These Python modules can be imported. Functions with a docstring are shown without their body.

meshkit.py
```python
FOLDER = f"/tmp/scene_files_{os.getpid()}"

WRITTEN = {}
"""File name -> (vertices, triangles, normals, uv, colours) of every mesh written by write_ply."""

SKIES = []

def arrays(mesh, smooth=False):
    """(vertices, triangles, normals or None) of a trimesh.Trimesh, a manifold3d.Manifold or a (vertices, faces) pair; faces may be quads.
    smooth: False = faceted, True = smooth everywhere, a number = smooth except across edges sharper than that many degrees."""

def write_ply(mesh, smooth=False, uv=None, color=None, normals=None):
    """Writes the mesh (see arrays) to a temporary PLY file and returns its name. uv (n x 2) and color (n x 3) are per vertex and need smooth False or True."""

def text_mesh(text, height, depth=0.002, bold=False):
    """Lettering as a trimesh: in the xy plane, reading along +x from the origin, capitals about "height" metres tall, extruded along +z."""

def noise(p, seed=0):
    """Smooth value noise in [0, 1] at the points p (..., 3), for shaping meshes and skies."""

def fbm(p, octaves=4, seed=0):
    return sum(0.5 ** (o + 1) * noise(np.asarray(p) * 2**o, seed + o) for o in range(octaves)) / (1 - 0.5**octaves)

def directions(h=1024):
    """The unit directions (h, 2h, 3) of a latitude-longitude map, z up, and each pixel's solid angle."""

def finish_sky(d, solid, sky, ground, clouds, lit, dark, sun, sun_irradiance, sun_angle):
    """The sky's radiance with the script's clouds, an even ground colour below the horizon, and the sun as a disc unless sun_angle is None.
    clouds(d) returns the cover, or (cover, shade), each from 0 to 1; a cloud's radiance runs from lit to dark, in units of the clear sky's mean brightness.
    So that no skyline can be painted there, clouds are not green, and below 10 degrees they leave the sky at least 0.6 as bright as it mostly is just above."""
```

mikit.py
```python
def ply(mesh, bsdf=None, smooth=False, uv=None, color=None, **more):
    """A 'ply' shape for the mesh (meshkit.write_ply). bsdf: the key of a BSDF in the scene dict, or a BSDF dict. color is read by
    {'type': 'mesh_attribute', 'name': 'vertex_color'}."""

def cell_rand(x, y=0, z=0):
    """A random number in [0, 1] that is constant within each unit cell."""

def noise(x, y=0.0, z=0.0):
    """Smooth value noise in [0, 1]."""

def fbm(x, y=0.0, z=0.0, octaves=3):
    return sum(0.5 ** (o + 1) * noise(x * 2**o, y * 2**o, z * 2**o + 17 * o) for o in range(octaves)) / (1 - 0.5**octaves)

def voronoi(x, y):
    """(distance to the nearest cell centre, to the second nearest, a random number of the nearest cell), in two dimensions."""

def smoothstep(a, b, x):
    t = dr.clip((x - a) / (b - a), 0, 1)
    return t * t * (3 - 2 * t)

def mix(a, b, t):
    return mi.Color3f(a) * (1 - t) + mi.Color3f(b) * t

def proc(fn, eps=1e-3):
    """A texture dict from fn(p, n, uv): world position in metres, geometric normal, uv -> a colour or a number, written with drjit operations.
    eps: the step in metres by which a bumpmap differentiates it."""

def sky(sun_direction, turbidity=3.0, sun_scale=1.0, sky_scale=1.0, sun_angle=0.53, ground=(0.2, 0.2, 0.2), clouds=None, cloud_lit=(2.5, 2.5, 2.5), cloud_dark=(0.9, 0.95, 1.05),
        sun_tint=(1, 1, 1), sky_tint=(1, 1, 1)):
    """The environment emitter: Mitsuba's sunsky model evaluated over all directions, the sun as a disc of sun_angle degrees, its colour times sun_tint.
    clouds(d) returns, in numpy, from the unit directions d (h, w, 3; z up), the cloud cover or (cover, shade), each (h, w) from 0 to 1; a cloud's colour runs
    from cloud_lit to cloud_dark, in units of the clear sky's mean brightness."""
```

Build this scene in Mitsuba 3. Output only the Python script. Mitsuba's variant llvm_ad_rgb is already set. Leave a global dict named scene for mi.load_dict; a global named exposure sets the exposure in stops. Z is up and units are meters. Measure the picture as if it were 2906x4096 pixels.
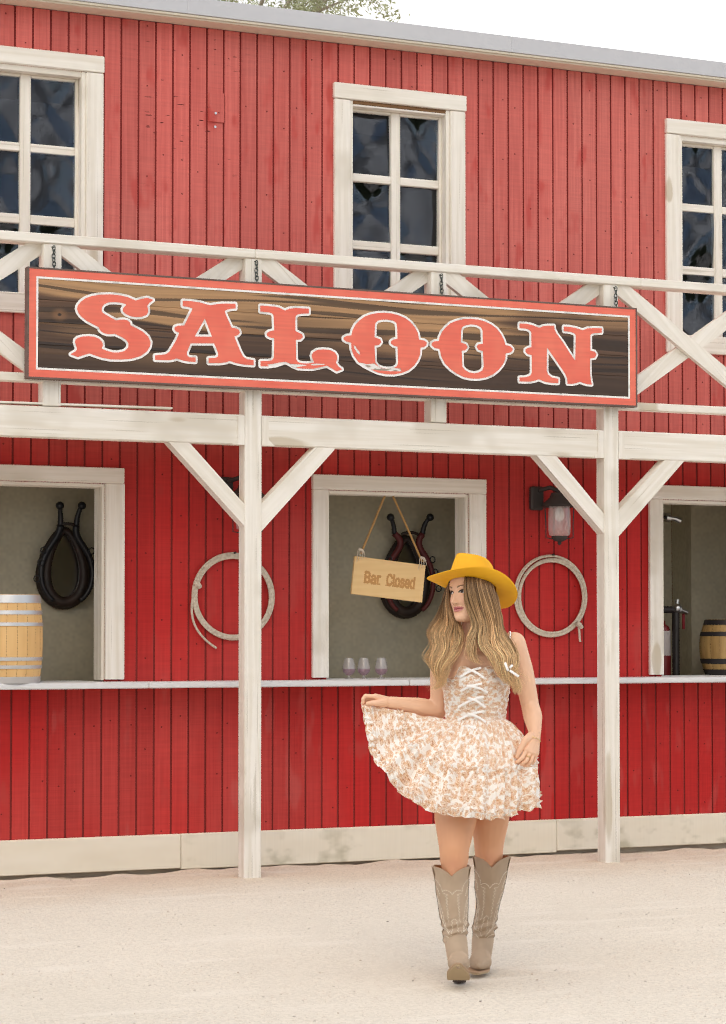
import math, json
import numpy as np, trimesh, manifold3d as m3, shapely
import shapely.geometry as sg
import shapely.affinity as sa
import drjit as dr, mitsuba as mi
import mikit, meshkit
from mikit import noise, fbm, voronoi, cell_rand, smoothstep, mix

T = mi.ScalarTransform4f
PI = math.pi
scene, labels = {}, {}

# ------------------------------------------------------------------ camera, sky, exposure
CAM_Y, CAM_H, YAW, PITCH = -11.548, 1.37, 0.412611, 0.033927
fwd = [math.sin(YAW) * math.cos(PITCH), math.cos(YAW) * math.cos(PITCH), math.sin(PITCH)]
scene['camera'] = {'type': 'perspective', 'fov': math.degrees(2 * math.atan(1453 / 8800)), 'fov_axis': 'x', 'near_clip': 0.1, 'far_clip': 2000.0,
                   'principal_point_offset_y': -0.046,
                   'to_world': T().look_at(origin=[0, CAM_Y, CAM_H], target=[fwd[0], CAM_Y + fwd[1], CAM_H + fwd[2]], up=[0, 0, 1])}


def clouds(d):
    z = np.maximum(d[..., 2:], 0.0) + 0.25
    p = np.concatenate([d[..., :2] / z * 2.6, 0 * z], -1)
    a, b = meshkit.fbm(p + 113.96, 5, seed=2), meshkit.fbm(p * 1.2 + 120.16, 2, seed=7)
    return np.clip((a - 0.40) / 0.10, 0.25, 1), np.clip(0.62 - 0.75 * d[..., 2] + 3.2 * (b - 0.5), 0, 1)     # overcast: brighter overhead than low down


scene['daylight'] = mikit.sky((-0.34, -0.68, 0.63), turbidity=3, sun_scale=0.13, sun_angle=48, clouds=clouds, cloud_lit=(3.1, 3.05, 2.97), cloud_dark=(1.05, 1.04, 1.04),
                              ground=(0.5, 0.45, 0.38), sun_tint=(1, 0.985, 0.96))
exposure = 2.42
rng = np.random.default_rng(11)


# ------------------------------------------------------------------ helpers
def numbered(key):
    if key not in scene and key not in labels:
        return key
    n = 1
    while f'{key}_{n:03d}' in scene or f'{key}_{n:03d}' in labels:
        n += 1
    return f'{key}_{n:03d}'


def lab(key, label=None, category=None, group=None, kind=None):
    d = {k: v for k, v in (('label', label), ('category', category), ('group', group), ('kind', kind)) if v}
    if d:
        labels[key] = {**labels.get(key, {}), **d}
    return key


def add(key, mesh, bsdf, smooth=False, label=None, category=None, group=None, kind=None, uv=None, color=None):
    key = numbered(key)
    scene[key] = mikit.ply(mesh, bsdf, smooth, uv=uv, color=color)
    return lab(key, label, category, group, kind)


def thing(key, label, category, group=None, kind=None):
    return lab(numbered(key), label, category, group, kind)


def thing_part(key):
    key = numbered(key)
    labels[key] = {}
    return key


def box(x0, x1, y0, y1, z0, z1, c=0.003):
    lo, hi = np.array([x0, y0, z0], float), np.array([x1, y1, z1], float)
    if c <= 0:
        return trimesh.creation.box(bounds=[lo, hi])
    c = min(c, 0.3 * (hi - lo).min())
    pts = []
    for s in np.ndindex(2, 2, 2):
        p = np.where(np.array(s) == 1, hi, lo)
        d = np.where(np.array(s) == 1, -c, c)
        for k in range(3):
            q = p + d
            q[k] = p[k]
            pts.append(q)
    return trimesh.convex.convex_hull(np.array(pts))


def prism(poly, y0, y1):
    """a polygon in (x, z) carried from y0 to y1"""
    out = []
    for g in getattr(poly, 'geoms', [poly]):
        if g.geom_type != 'Polygon' or g.area < 1e-7:
            continue
        m = trimesh.creation.extrude_polygon(g, y1 - y0, engine='earcut')
        v = np.array(m.vertices)
        out.append(trimesh.Trimesh(np.stack([v[:, 0], y0 + v[:, 2], v[:, 1]], 1), np.array(m.faces)[:, ::-1], process=False))
    return join(out)


def join(ms):
    return trimesh.util.concatenate([m if isinstance(m, trimesh.Trimesh) else man(m) for m in ms])


def man(m):
    v, f, _ = meshkit.arrays(m)
    return trimesh.Trimesh(v, f, process=False)


def tube(pts, r, sides=8, closed=False, caps=True, squash=1.0, up=None):
    p = np.asarray(pts, float)
    n = len(p)
    r = np.broadcast_to(r, (n,))
    t = (np.roll(p, -1, 0) - np.roll(p, 1, 0)) if closed else np.gradient(p, axis=0)
    t /= np.linalg.norm(t, axis=1, keepdims=True) + 1e-12
    if up is None:
        a = np.zeros_like(p)
        ref = np.array([0, 0, 1.0]) if abs(t[0, 2]) < 0.9 else np.array([1.0, 0, 0])
        a[0] = np.cross(t[0], ref)
        a[0] /= np.linalg.norm(a[0])
        for i in range(1, n):
            v = a[i - 1] - t[i] * (a[i - 1] @ t[i])
            a[i] = v / (np.linalg.norm(v) + 1e-12)
    else:
        a = np.cross(t, np.broadcast_to(up, p.shape))
        a /= np.linalg.norm(a, axis=1, keepdims=True) + 1e-12
    b = np.cross(t, a)
    ang = np.arange(sides) * 2 * PI / sides
    v = p[:, None] + r[:, None, None] * (np.cos(ang)[None, :, None] * a[:, None] + squash * np.sin(ang)[None, :, None] * b[:, None])
    i, j = np.meshgrid(np.arange(n if closed else n - 1), np.arange(sides), indexing='ij')
    i2 = (i + 1) % n
    q = np.stack([i * sides + j, i2 * sides + j, i2 * sides + (j + 1) % sides, i * sides + (j + 1) % sides], -1).reshape(-1, 4)
    f = np.vstack([q[:, [0, 1, 2]], q[:, [0, 2, 3]]])
    v = v.reshape(-1, 3)
    if caps and not closed:
        k = len(v)
        v = np.vstack([v, p[0], p[-1]])
        jj = np.arange(sides)
        f = np.vstack([f, np.stack([jj * 0 + k, jj, (jj + 1) % sides], 1),
                       np.stack([jj * 0 + k + 1, (n - 1) * sides + (jj + 1) % sides, (n - 1) * sides + jj], 1)])
    return trimesh.Trimesh(v, f, process=False)


def lathe(profile, center, n=28, a0=0.0, a1=2 * PI):
    """profile [(r, z)...] turned about a vertical axis through center"""
    pr = np.asarray(profile, float)
    full = abs(a1 - a0 - 2 * PI) < 1e-6
    ang = a0 + (a1 - a0) * np.arange(n if full else n + 1) / n
    v = np.stack([pr[None, :, 0] * np.cos(ang)[:, None], pr[None, :, 0] * np.sin(ang)[:, None], np.broadcast_to(pr[None, :, 1], (len(ang), len(pr)))], -1)
    k = len(pr)
    i, j = np.meshgrid(np.arange(n), np.arange(k - 1), indexing='ij')
    i2 = (i + 1) % len(ang)
    q = np.stack([i * k + j, i2 * k + j, i2 * k + j + 1, i * k + j + 1], -1).reshape(-1, 4)
    return trimesh.Trimesh(v.reshape(-1, 3) + np.asarray(center, float), np.vstack([q[:, [0, 1, 2]], q[:, [0, 2, 3]]]), process=False)


def spline(pts, n):
    from scipy.interpolate import CubicSpline
    p = np.asarray(pts, float)
    s = np.concatenate([[0], np.cumsum(np.linalg.norm(np.diff(p[:, :3], axis=0), axis=1) + 1e-9)])
    return CubicSpline(s / s[-1], p)(np.linspace(0, 1, n))


def grid(v, closed_u=False):
    """quads over v[i, j]"""
    nu, nv = v.shape[:2]
    i, j = np.meshgrid(np.arange(nu if closed_u else nu - 1), np.arange(nv - 1), indexing='ij')
    i2 = (i + 1) % nu
    q = np.stack([i * nv + j, i2 * nv + j, i2 * nv + j + 1, i * nv + j + 1], -1).reshape(-1, 4)
    return trimesh.Trimesh(v.reshape(-1, 3), np.vstack([q[:, [0, 1, 2]], q[:, [0, 2, 3]]]), process=False)


# ------------------------------------------------------------------ materials
def mat(name, base, rough=0.6, bump=None, scale=1.0, eps=1e-3, two=True, **more):
    tex = base if isinstance(base, dict) else {'type': 'rgb', 'value': list(base)}
    b = {'type': 'principled', 'base_color': tex, 'roughness': rough, **more}
    if bump is not None:
        b = {'type': 'bumpmap', 'arbitrary': mikit.proc(bump, eps), 'scale': scale, 'bsdf': b}
    scene[name] = {'type': 'twosided', 'bsdf': b} if two else b
    return name


GROOVE, GX0 = 0.10642, 3.196


def red_paint(p, n, uv):
    k = dr.floor((p.x - GX0) / GROOVE)
    tone = cell_rand(k, 3, 5)
    saw = noise(p.x * 9, p.z * 170, 1.7)
    grain = fbm(p.x * 120, p.z * 3.0 + k * 7.3, 4.2, 3)
    fade_and_light = smoothstep(2.35, 2.75, p.z) * 0.75 + 0.25 * smoothstep(0.5, 2.0, fbm(p.x * 1.3, p.z * 1.1, 8, 3) * 2.2)  # paler above deck level: sun fading, plus the stronger upper light painted in
    c = mix((0.485, 0.024, 0.023), (0.66, 0.205, 0.175), fade_and_light * (0.65 + 0.35 * grain))
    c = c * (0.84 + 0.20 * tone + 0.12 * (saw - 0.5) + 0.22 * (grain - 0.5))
    deep = smoothstep(0.60, 0.75, fbm(p.x * 13, p.z * 4.5, 3.3, 3))
    c = mix(c, (0.46, 0.055, 0.048), deep * 0.6)
    scuff = smoothstep(0.70, 0.80, fbm(p.x * 9 + 3, p.z * 2.3, 11, 3)) * (1 - smoothstep(1.0, 1.2, p.z))
    c = mix(c, (0.58, 0.27, 0.24), scuff * 0.10)
    # nail heads in rows
    cx = p.x - GX0 - (k + 0.5) * GROOVE + (cell_rand(k, 9, 1) - 0.5) * 0.05
    kz = dr.floor(p.z / 0.305 + cell_rand(k, 2, 2))
    cz = (p.z / 0.305 + cell_rand(k, 2, 2) - kz - 0.5) * 0.305 + (cell_rand(k, kz, 4) - 0.5) * 0.12
    nail = (1 - smoothstep(0.0035, 0.0065, dr.sqrt(cx * cx + cz * cz))) * (cell_rand(k, kz, 8) > 0.45)
    c = mix(c, (0.10, 0.012, 0.012), nail * 0.8)
    # peeling cracks, high up between the first two windows
    near = (1 - smoothstep(0.10, 0.45, dr.abs(p.x - 4.25))) * smoothstep(3.9, 4.3, p.z)
    crack = smoothstep(0.645, 0.70, noise(p.x * 24, p.z * 110, 5.5) * (0.6 + 0.4 * noise(p.x * 7, p.z * 5, 2.2))) * near
    return mix(c, (0.09, 0.015, 0.015), dr.clip(crack, 0, 1))


def red_relief(p, n, uv):
    return fbm(p.x * 120, p.z * 3.5, 4.2, 3) * 0.0006 + noise(p.x * 9, p.z * 170, 1.7) * 0.0004


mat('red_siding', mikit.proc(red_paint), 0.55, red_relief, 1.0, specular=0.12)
mat('red_backing', (0.24, 0.026, 0.022), 0.8)


def white_paint(axis):
    sl = -1.0 if axis == 'f' else 1.0

    def f(p, n, uv):
        a, b, c = (p.x, p.y, p.z) if axis == 'x' else (p.z, p.y, p.x) if axis == 'z' else (p.x * 0.7 + p.z * 0.7 * sl, p.y, p.x * 0.7 - p.z * 0.7 * sl)
        g = fbm(a * 3.0, b * 40, c * 60, 3)
        ring = noise(a * 1.5, b * 30 + 3, c * 34 + 2.5 * noise(a * 2, 4.4, c * 6))
        col = mix((0.73, 0.68, 0.59), (0.83, 0.795, 0.73), smoothstep(0.25, 0.75, g * 0.6 + ring * 0.4))
        dirt = smoothstep(0.56, 0.80, fbm(p.x * 3.1 + 5, p.y * 3, p.z * 3.1, 3)) * (0.35 + 0.65 * g)
        col = mix(col, (0.43, 0.37, 0.27), dirt * 0.5)
        knot = smoothstep(0.86, 0.93, noise(a * 3.3 + 17, b * 7, c * 9))
        col = mix(col, (0.42, 0.33, 0.20), knot * 0.55)
        line = smoothstep(0.80, 0.9, noise(a * 2.2, b * 55, c * 95)) * 0.35
        return mix(col, (0.34, 0.29, 0.20), line)

    def h(p, n, uv):
        a, b, c = (p.x, p.y, p.z) if axis == 'x' else (p.z, p.y, p.x) if axis == 'z' else (p.x * 0.7 + p.z * 0.7 * sl, p.y, p.x * 0.7 - p.z * 0.7 * sl)
        return fbm(a * 4, b * 60, c * 90, 3) * 0.0012
    return f, h


for _ax, _nm in (('x', 'white_wood_along'), ('z', 'white_wood_upright'), ('d', 'white_wood_rising'), ('f', 'white_wood_falling')):
    _f, _h = white_paint(_ax)
    mat(_nm, mikit.proc(_f), 0.6, _h, 1.0, specular=0.35)


def skirt_paint(p, n, uv):
    c = mix((0.74, 0.675, 0.545), (0.80, 0.745, 0.63), fbm(p.x * 3, p.z * 12, 2, 3))
    age = smoothstep(4.15, 4.25, p.x)
    moss = smoothstep(0.52, 0.72, fbm(p.x * 6, p.z * 9, 7.7, 4)) * age * (1 - 0.6 * smoothstep(0.10, 0.2, p.z))
    saw = noise(p.x * 130, p.z * 6, 3.3) * 0.05 * age
    return mix(c * (1 - saw), (0.33, 0.30, 0.19), moss * 0.6)


mat('skirting_paint', mikit.proc(skirt_paint), 0.65)
mat('bare_timber', mikit.proc(lambda p, n, uv: mix((0.10, 0.045, 0.02), (0.30, 0.16, 0.07), fbm(p.x * 6, p.y * 80, p.z * 90, 3))), 0.8)


def plaster(p, n, uv):
    return mix((0.44, 0.395, 0.285), (0.55, 0.50, 0.375), fbm(p.x * 5, p.y * 5, p.z * 5, 4)) * (0.9 + 0.2 * noise(p.x * 60, p.z * 60, p.y * 60))


mat('olive_plaster', mikit.proc(plaster), 0.85, lambda p, n, uv: fbm(p.x * 14, p.y * 14, p.z * 14, 4) * 0.012, 1.0)
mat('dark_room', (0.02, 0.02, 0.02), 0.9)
mat('grey_counter', mikit.proc(lambda p, n, uv: mix((0.60, 0.605, 0.62), (0.70, 0.705, 0.71), fbm(p.x * 4, p.y * 40, p.z * 60, 3))), 0.45)
mat('roof_metal', mikit.proc(lambda p, n, uv: mix((0.48, 0.485, 0.515), (0.53, 0.535, 0.56), fbm(p.x * 1.2, p.z * 9, 2, 3))), 0.5, metallic=0.0)
mat('roof_trim', (0.62, 0.56, 0.45), 0.6)


def sign_wood(p, n, uv):
    k = dr.floor((p.z - 2.80) / 0.122)
    x, z = p.x, p.z + cell_rand(k, 5, 1) * 3
    bend = noise(x * 1.1, k * 3.3, 2.0) * 0.05 + noise(x * 3.0, z * 6, 5.0) * 0.012
    band = fbm(x * 0.8 + k * 5, (z + bend) * 17, 7.7, 3)
    fine = fbm(x * 1.8, (z + bend) * 120, 3.1, 2)
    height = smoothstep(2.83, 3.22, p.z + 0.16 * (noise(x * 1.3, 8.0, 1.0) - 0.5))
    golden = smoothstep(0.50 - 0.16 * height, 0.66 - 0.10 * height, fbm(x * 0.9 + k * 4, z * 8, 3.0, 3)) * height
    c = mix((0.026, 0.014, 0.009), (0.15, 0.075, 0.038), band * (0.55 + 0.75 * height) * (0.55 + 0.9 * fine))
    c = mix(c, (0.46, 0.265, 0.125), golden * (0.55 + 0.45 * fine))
    line = smoothstep(0.66, 0.74, noise(x * 0.6, (z + bend * 1.4) * 62, k))
    c = mix(c, (0.016, 0.009, 0.006), line * 0.75)
    d = dr.sqrt(dr.square((x - 3.235) * 1.0) + dr.square((p.z - 3.09) * 1.3))
    kn = 1 - smoothstep(0.01, 0.06, d)
    c = mix(c, (0.22, 0.11, 0.05), kn * 0.7)
    return mix(c, (0.02, 0.01, 0.006), (1 - smoothstep(0.006, 0.014, d)))


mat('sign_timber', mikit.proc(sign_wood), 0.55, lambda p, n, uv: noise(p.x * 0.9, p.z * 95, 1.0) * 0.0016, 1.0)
mat('coral_paint', mikit.proc(lambda p, n, uv: mix((0.72, 0.120, 0.080), (0.80, 0.195, 0.125), fbm(p.x * 9, p.z * 7, 2, 3)) * (0.94 + 0.1 * noise(p.x * 4, p.z * 120, 3))), 0.5)
mat('sign_white', mikit.proc(lambda p, n, uv: mix((0.60, 0.58, 0.55), (0.82, 0.80, 0.78), smoothstep(0.2, 0.5, fbm(p.x * 20, p.z * 40, 2, 3)))), 0.6)
mat('sign_edge', mikit.proc(lambda p, n, uv: mix((0.085, 0.05, 0.04), (0.19, 0.125, 0.11), fbm(p.x * 7, p.y * 30, p.z * 30, 3))), 0.7)
mat('worn_white', mikit.proc(lambda p, n, uv: mix((0.75, 0.73, 0.70), (0.34, 0.27, 0.22), smoothstep(0.58, 0.70, fbm(p.x * 18, p.z * 60, 6, 3)))), 0.7)
mat('black_iron', (0.040, 0.034, 0.032), 0.6)
mat('chain_iron', (0.05, 0.06, 0.055), 0.5, metallic=0.5)
mat('steel', (0.62, 0.62, 0.63), 0.28, metallic=1.0)
mat('galvanised', (0.60, 0.60, 0.61), 0.42, metallic=0.85)
mat('collar_leather', mikit.proc(lambda p, n, uv: mix((0.010, 0.008, 0.007), (0.045, 0.022, 0.014), fbm(p.x * 14, p.y * 14, p.z * 14, 3))), 0.55)
mat('hame_red', (0.12, 0.018, 0.018), 0.5)
mat('hame_black', (0.014, 0.014, 0.018), 0.4)
mat('mirror_glass', (0.55, 0.56, 0.56), 0.06, metallic=1.0)
mat('rope_fibre', mikit.proc(lambda p, n, uv: mix((0.46, 0.39, 0.30), (0.66, 0.59, 0.48), noise(p.x * 70 + p.z * 50, p.y * 70, p.z * 70 - p.x * 50))), 0.9)
mat('twine', (0.42, 0.24, 0.085), 0.9)
mat('pine_board', mikit.proc(lambda p, n, uv: mix((0.70, 0.45, 0.19), (0.82, 0.58, 0.28), fbm(p.x * 3, p.y * 9, p.z * 45 + noise(p.x * 2, 3, 1) * 2, 3))), 0.55)
mat('burnt_lettering', (0.52, 0.27, 0.09), 0.7)
mat('oak_light', mikit.proc(lambda p, n, uv: mix((0.60, 0.35, 0.125), (0.76, 0.50, 0.22), fbm(p.x * 30, p.y * 30, p.z * 3, 3))), 0.5)
mat('oak_aged', mikit.proc(lambda p, n, uv: mix((0.28, 0.15, 0.045), (0.58, 0.38, 0.15), fbm(p.x * 40, p.y * 40, p.z * 4, 3))), 0.5)
mat('hoop_dark', (0.05, 0.043, 0.045), 0.5, metallic=0.5)
mat('pipe_dark', (0.03, 0.024, 0.024), 0.45)
mat('red_enamel', (0.22, 0.02, 0.022), 0.4)
mat('white_label', (0.62, 0.55, 0.53), 0.6)
mat('bulb_white', (0.86, 0.83, 0.78), 0.3)
for _nm, _tr, _df in (('clear_glass', [0.93, 0.91, 0.91], [0.80, 0.76, 0.76]), ('lilac_glass', [0.76, 0.60, 0.68], [0.62, 0.45, 0.54])):
    scene[_nm] = {'type': 'blendbsdf', 'weight': 0.22, 'a': {'type': 'thindielectric', 'int_ior': 1.6, 'specular_transmittance': {'type': 'rgb', 'value': _tr}},
                  'b': {'type': 'twosided', 'bsdf': {'type': 'diffuse', 'reflectance': {'type': 'rgb', 'value': _df}}}}
scene['lamp_glass'] = {'type': 'blendbsdf', 'weight': 0.28, 'a': {'type': 'thindielectric', 'int_ior': 1.5}, 'b': {'type': 'twosided', 'bsdf': {'type': 'diffuse', 'reflectance': {'type': 'rgb', 'value': [0.78, 0.72, 0.70]}}}}
scene['window_glass'] = {'type': 'thindielectric', 'int_ior': 1.5, 'specular_transmittance': {'type': 'rgb', 'value': [0.45, 0.5, 0.55]}, 'specular_reflectance': {'type': 'rgb', 'value': [0.62, 0.66, 0.75]}}

# ------------------------------------------------------------------ ground


def hump(x, y):
    """the yard's surface: flat and trodden, a little loose soil along the wall"""
    p = np.stack([x, y, 0 * x], -1)
    big = (meshkit.fbm(p * 0.7, 3, seed=4) - 0.5) * 0.020
    fine = (meshkit.fbm(p * 9.0, 3, seed=5) - 0.5) * 0.010
    wall = np.clip((y + 0.1) / 0.6, 0, 1)
    rough = (meshkit.fbm(p * 4.0, 3, seed=8) - 0.5) * 0.05 * wall
    edge = -0.028 * np.clip((y - 0.55) / 0.12, 0, 1)
    fall = np.clip((y + 2.6) / 2.0, 0, 1)
    return big * fall + fine * (0.35 + 0.65 * fall) + rough + edge - 0.004


def sand(p, n, uv):
    base = mix((0.545, 0.490, 0.410), (0.62, 0.565, 0.485), fbm(p.x * 0.9, p.y * 0.9, 1, 4))
    loose = smoothstep(-0.9, 0.1, p.y + 0.5 * (fbm(p.x * 2, p.y * 2, 4, 3) - 0.5))
    base = mix(base, (0.53, 0.435, 0.335), loose * 0.7)
    d1, d2, r = voronoi(p.x * 95, p.y * 95)
    grit = mix(base * 0.88, base * 1.08, r)
    dark = smoothstep(0.93, 0.97, r) * (1 - smoothstep(0.25, 0.5, d1))
    c = mix(grit, (0.26, 0.19, 0.13), dark * 0.5)
    e1, e2, q = voronoi(p.x * 58 + 7, p.y * 40)
    spot = smoothstep(0.84, 0.92, q) * (1 - smoothstep(0.14, 0.34, e1)) * (0.3 + 0.7 * smoothstep(0.4, 0.6, fbm(p.x * 2.2, p.y * 3.1, 5, 3)))
    c = mix(c, (0.40, 0.27, 0.18), spot * 0.55)
    pale = smoothstep(0.55, 0.75, fbm(p.x * 1.6 + 4, p.y * 6.5, 2.5, 3))
    return mix(c, (0.66, 0.61, 0.54), pale * 0.35)


def sand_relief(p, n, uv):
    d1, d2, r = voronoi(p.x * 95, p.y * 95)
    return (0.5 - d1) * 0.004 * r + fbm(p.x * 24, p.y * 24, 3, 3) * 0.008


mat('yard_sand', mikit.proc(sand), 0.95, sand_relief, 1.0, 2e-3)
gx = np.concatenate([[-260, -120, -50, -20, -8, -3], np.arange(-1, 11.01, 0.05), [13, 18, 30, 70, 150, 280]])
gy = np.concatenate([[-260, -120, -50, -25, -14, -10], np.arange(-8, 1.31, 0.05), [1.8, 3, 8, 25, 80, 280]])
GXX, GYY = np.meshgrid(gx, gy, indexing='ij')
zz = hump(GXX, GYY) * ((GXX > -2) & (GXX < 12) & (GYY > -9) & (GYY < 1.4))
add('ground', grid(np.stack([GXX, GYY, zz], -1)), 'yard_sand', True, label='pale sandy gravel yard in front of the red building', kind='structure')


def pebble(c, r, seed):
    m = trimesh.creation.icosphere(subdivisions=1, radius=1.0)
    v = np.array(m.vertices)
    v *= (0.75 + 0.5 * meshkit.noise(v * 1.7 + seed * 3.1, seed))[:, None]
    g = np.random.default_rng(seed)
    v *= r * np.array([1.0, 0.6 + 0.5 * g.random(), 0.35 + 0.3 * g.random()])
    a = g.random() * 2 * PI
    v = v @ np.array([[math.cos(a), -math.sin(a), 0], [math.sin(a), math.cos(a), 0], [0, 0, 1]])
    return trimesh.Trimesh(v + c, m.faces, process=False)


def scatter(n, r0, r1, seed):
    g = np.random.default_rng(seed)
    x, y = g.uniform(1.0, 9.5, n), g.uniform(-6.5, 0.68, n)
    z = hump(x, y)
    return join([pebble(np.array([a, b, c + 0.001]), r0 + (r1 - r0) * g.random() ** 3, seed * 7919 + i) for i, (a, b, c) in enumerate(zip(x, y, z))])


mat('pebble_pale', (0.46, 0.41, 0.35), 0.9)
mat('pebble_brown', (0.38, 0.28, 0.20), 0.9)
mat('pebble_dark', (0.15, 0.11, 0.095), 0.9)
add('pale_pebbles', scatter(2600, 0.002, 0.006, 3), 'pebble_pale', label='pale grit and small stones lying loose on the yard', category='pebbles', kind='stuff')
add('brown_pebbles', scatter(420, 0.002, 0.005, 4), 'pebble_brown', label='brown grit scattered thinly over the yard', category='pebbles', kind='stuff')
add('dark_pebbles', scatter(50, 0.003, 0.006, 5), 'pebble_dark', label='few dark stones and bits of bark lying on the pale yard', category='pebbles', kind='stuff')

# ------------------------------------------------------------------ the saloon building
WY = 0.75                                     # front of the siding
WX0, WX1, ROOF = 0.4, 11.6, 4.985
WIN = [2.83 + 2.353 * k for k in range(-1, 4)]        # left edge of each window's casing
OPEN = [2.685 + 2.356 * k for k in range(0, 4)]       # left edge of each serving opening's casing
bld = thing('saloon_building', 'red board saloon with white trimmed windows and three serving openings', 'building')
win_holes = [sg.box(x + 0.105, 3.325, x + 0.782, 4.64) for x in WIN]
open_holes = [sg.box(x + 0.10, 1.06, x + 1.06, 2.243) for x in OPEN]
holes = shapely.union_all(win_holes + open_holes)
k0, k1 = math.floor((WX0 - GX0) / GROOVE), math.ceil((WX1 - GX0) / GROOVE)
for k in range(k0, k1):
    x = GX0 + k * GROOVE
    r = sg.box(x + 0.0060, 0.012 + 0.004 * rng.random(), x + GROOVE - 0.0060, ROOF).difference(holes)
    dy = 0.0012 * rng.standard_normal()
    for piece in getattr(r, 'geoms', [r]):
        if piece.area > 1e-4:
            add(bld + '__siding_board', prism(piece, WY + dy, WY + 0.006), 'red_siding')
add(bld + '__siding_backing', prism(sg.box(WX0, 0.02, WX1, ROOF).difference(holes), WY + 0.0085, WY + 0.05), 'red_backing')
# a mended board with two bright screws
pb = add(bld + '__patch_board', prism(sg.box(4.3785, 4.424, 4.4715, 4.60), WY - 0.011, WY + 0.001), 'red_siding', label='small square red patch board with two bright screw heads')
for z in (4.475, 4.395):
    m = trimesh.creation.cylinder(radius=0.0075, height=0.006, sections=12, transform=trimesh.transformations.rotation_matrix(PI / 2, [1, 0, 0]))
    add(pb + '__screw', m.apply_translation([4.418, WY - (0.013 if z > 4.42 else 0.003), z]), 'steel')

# skirting boards
for x0, x1, y0, z0, tilt in ((0.5, 4.198, WY - 0.050, 0.0, 0.004), (4.203, 6.70, WY - 0.040, -0.008, 0.0), (6.704, 9.2, WY - 0.038, 0.002, 0.0), (9.204, 11.6, WY - 0.04, 0.0, 0.0)):
    add(bld + '__skirting_board', box(x0, x1, y0, WY - 0.003, z0, 0.198, 0.004), 'skirting_paint')

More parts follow.
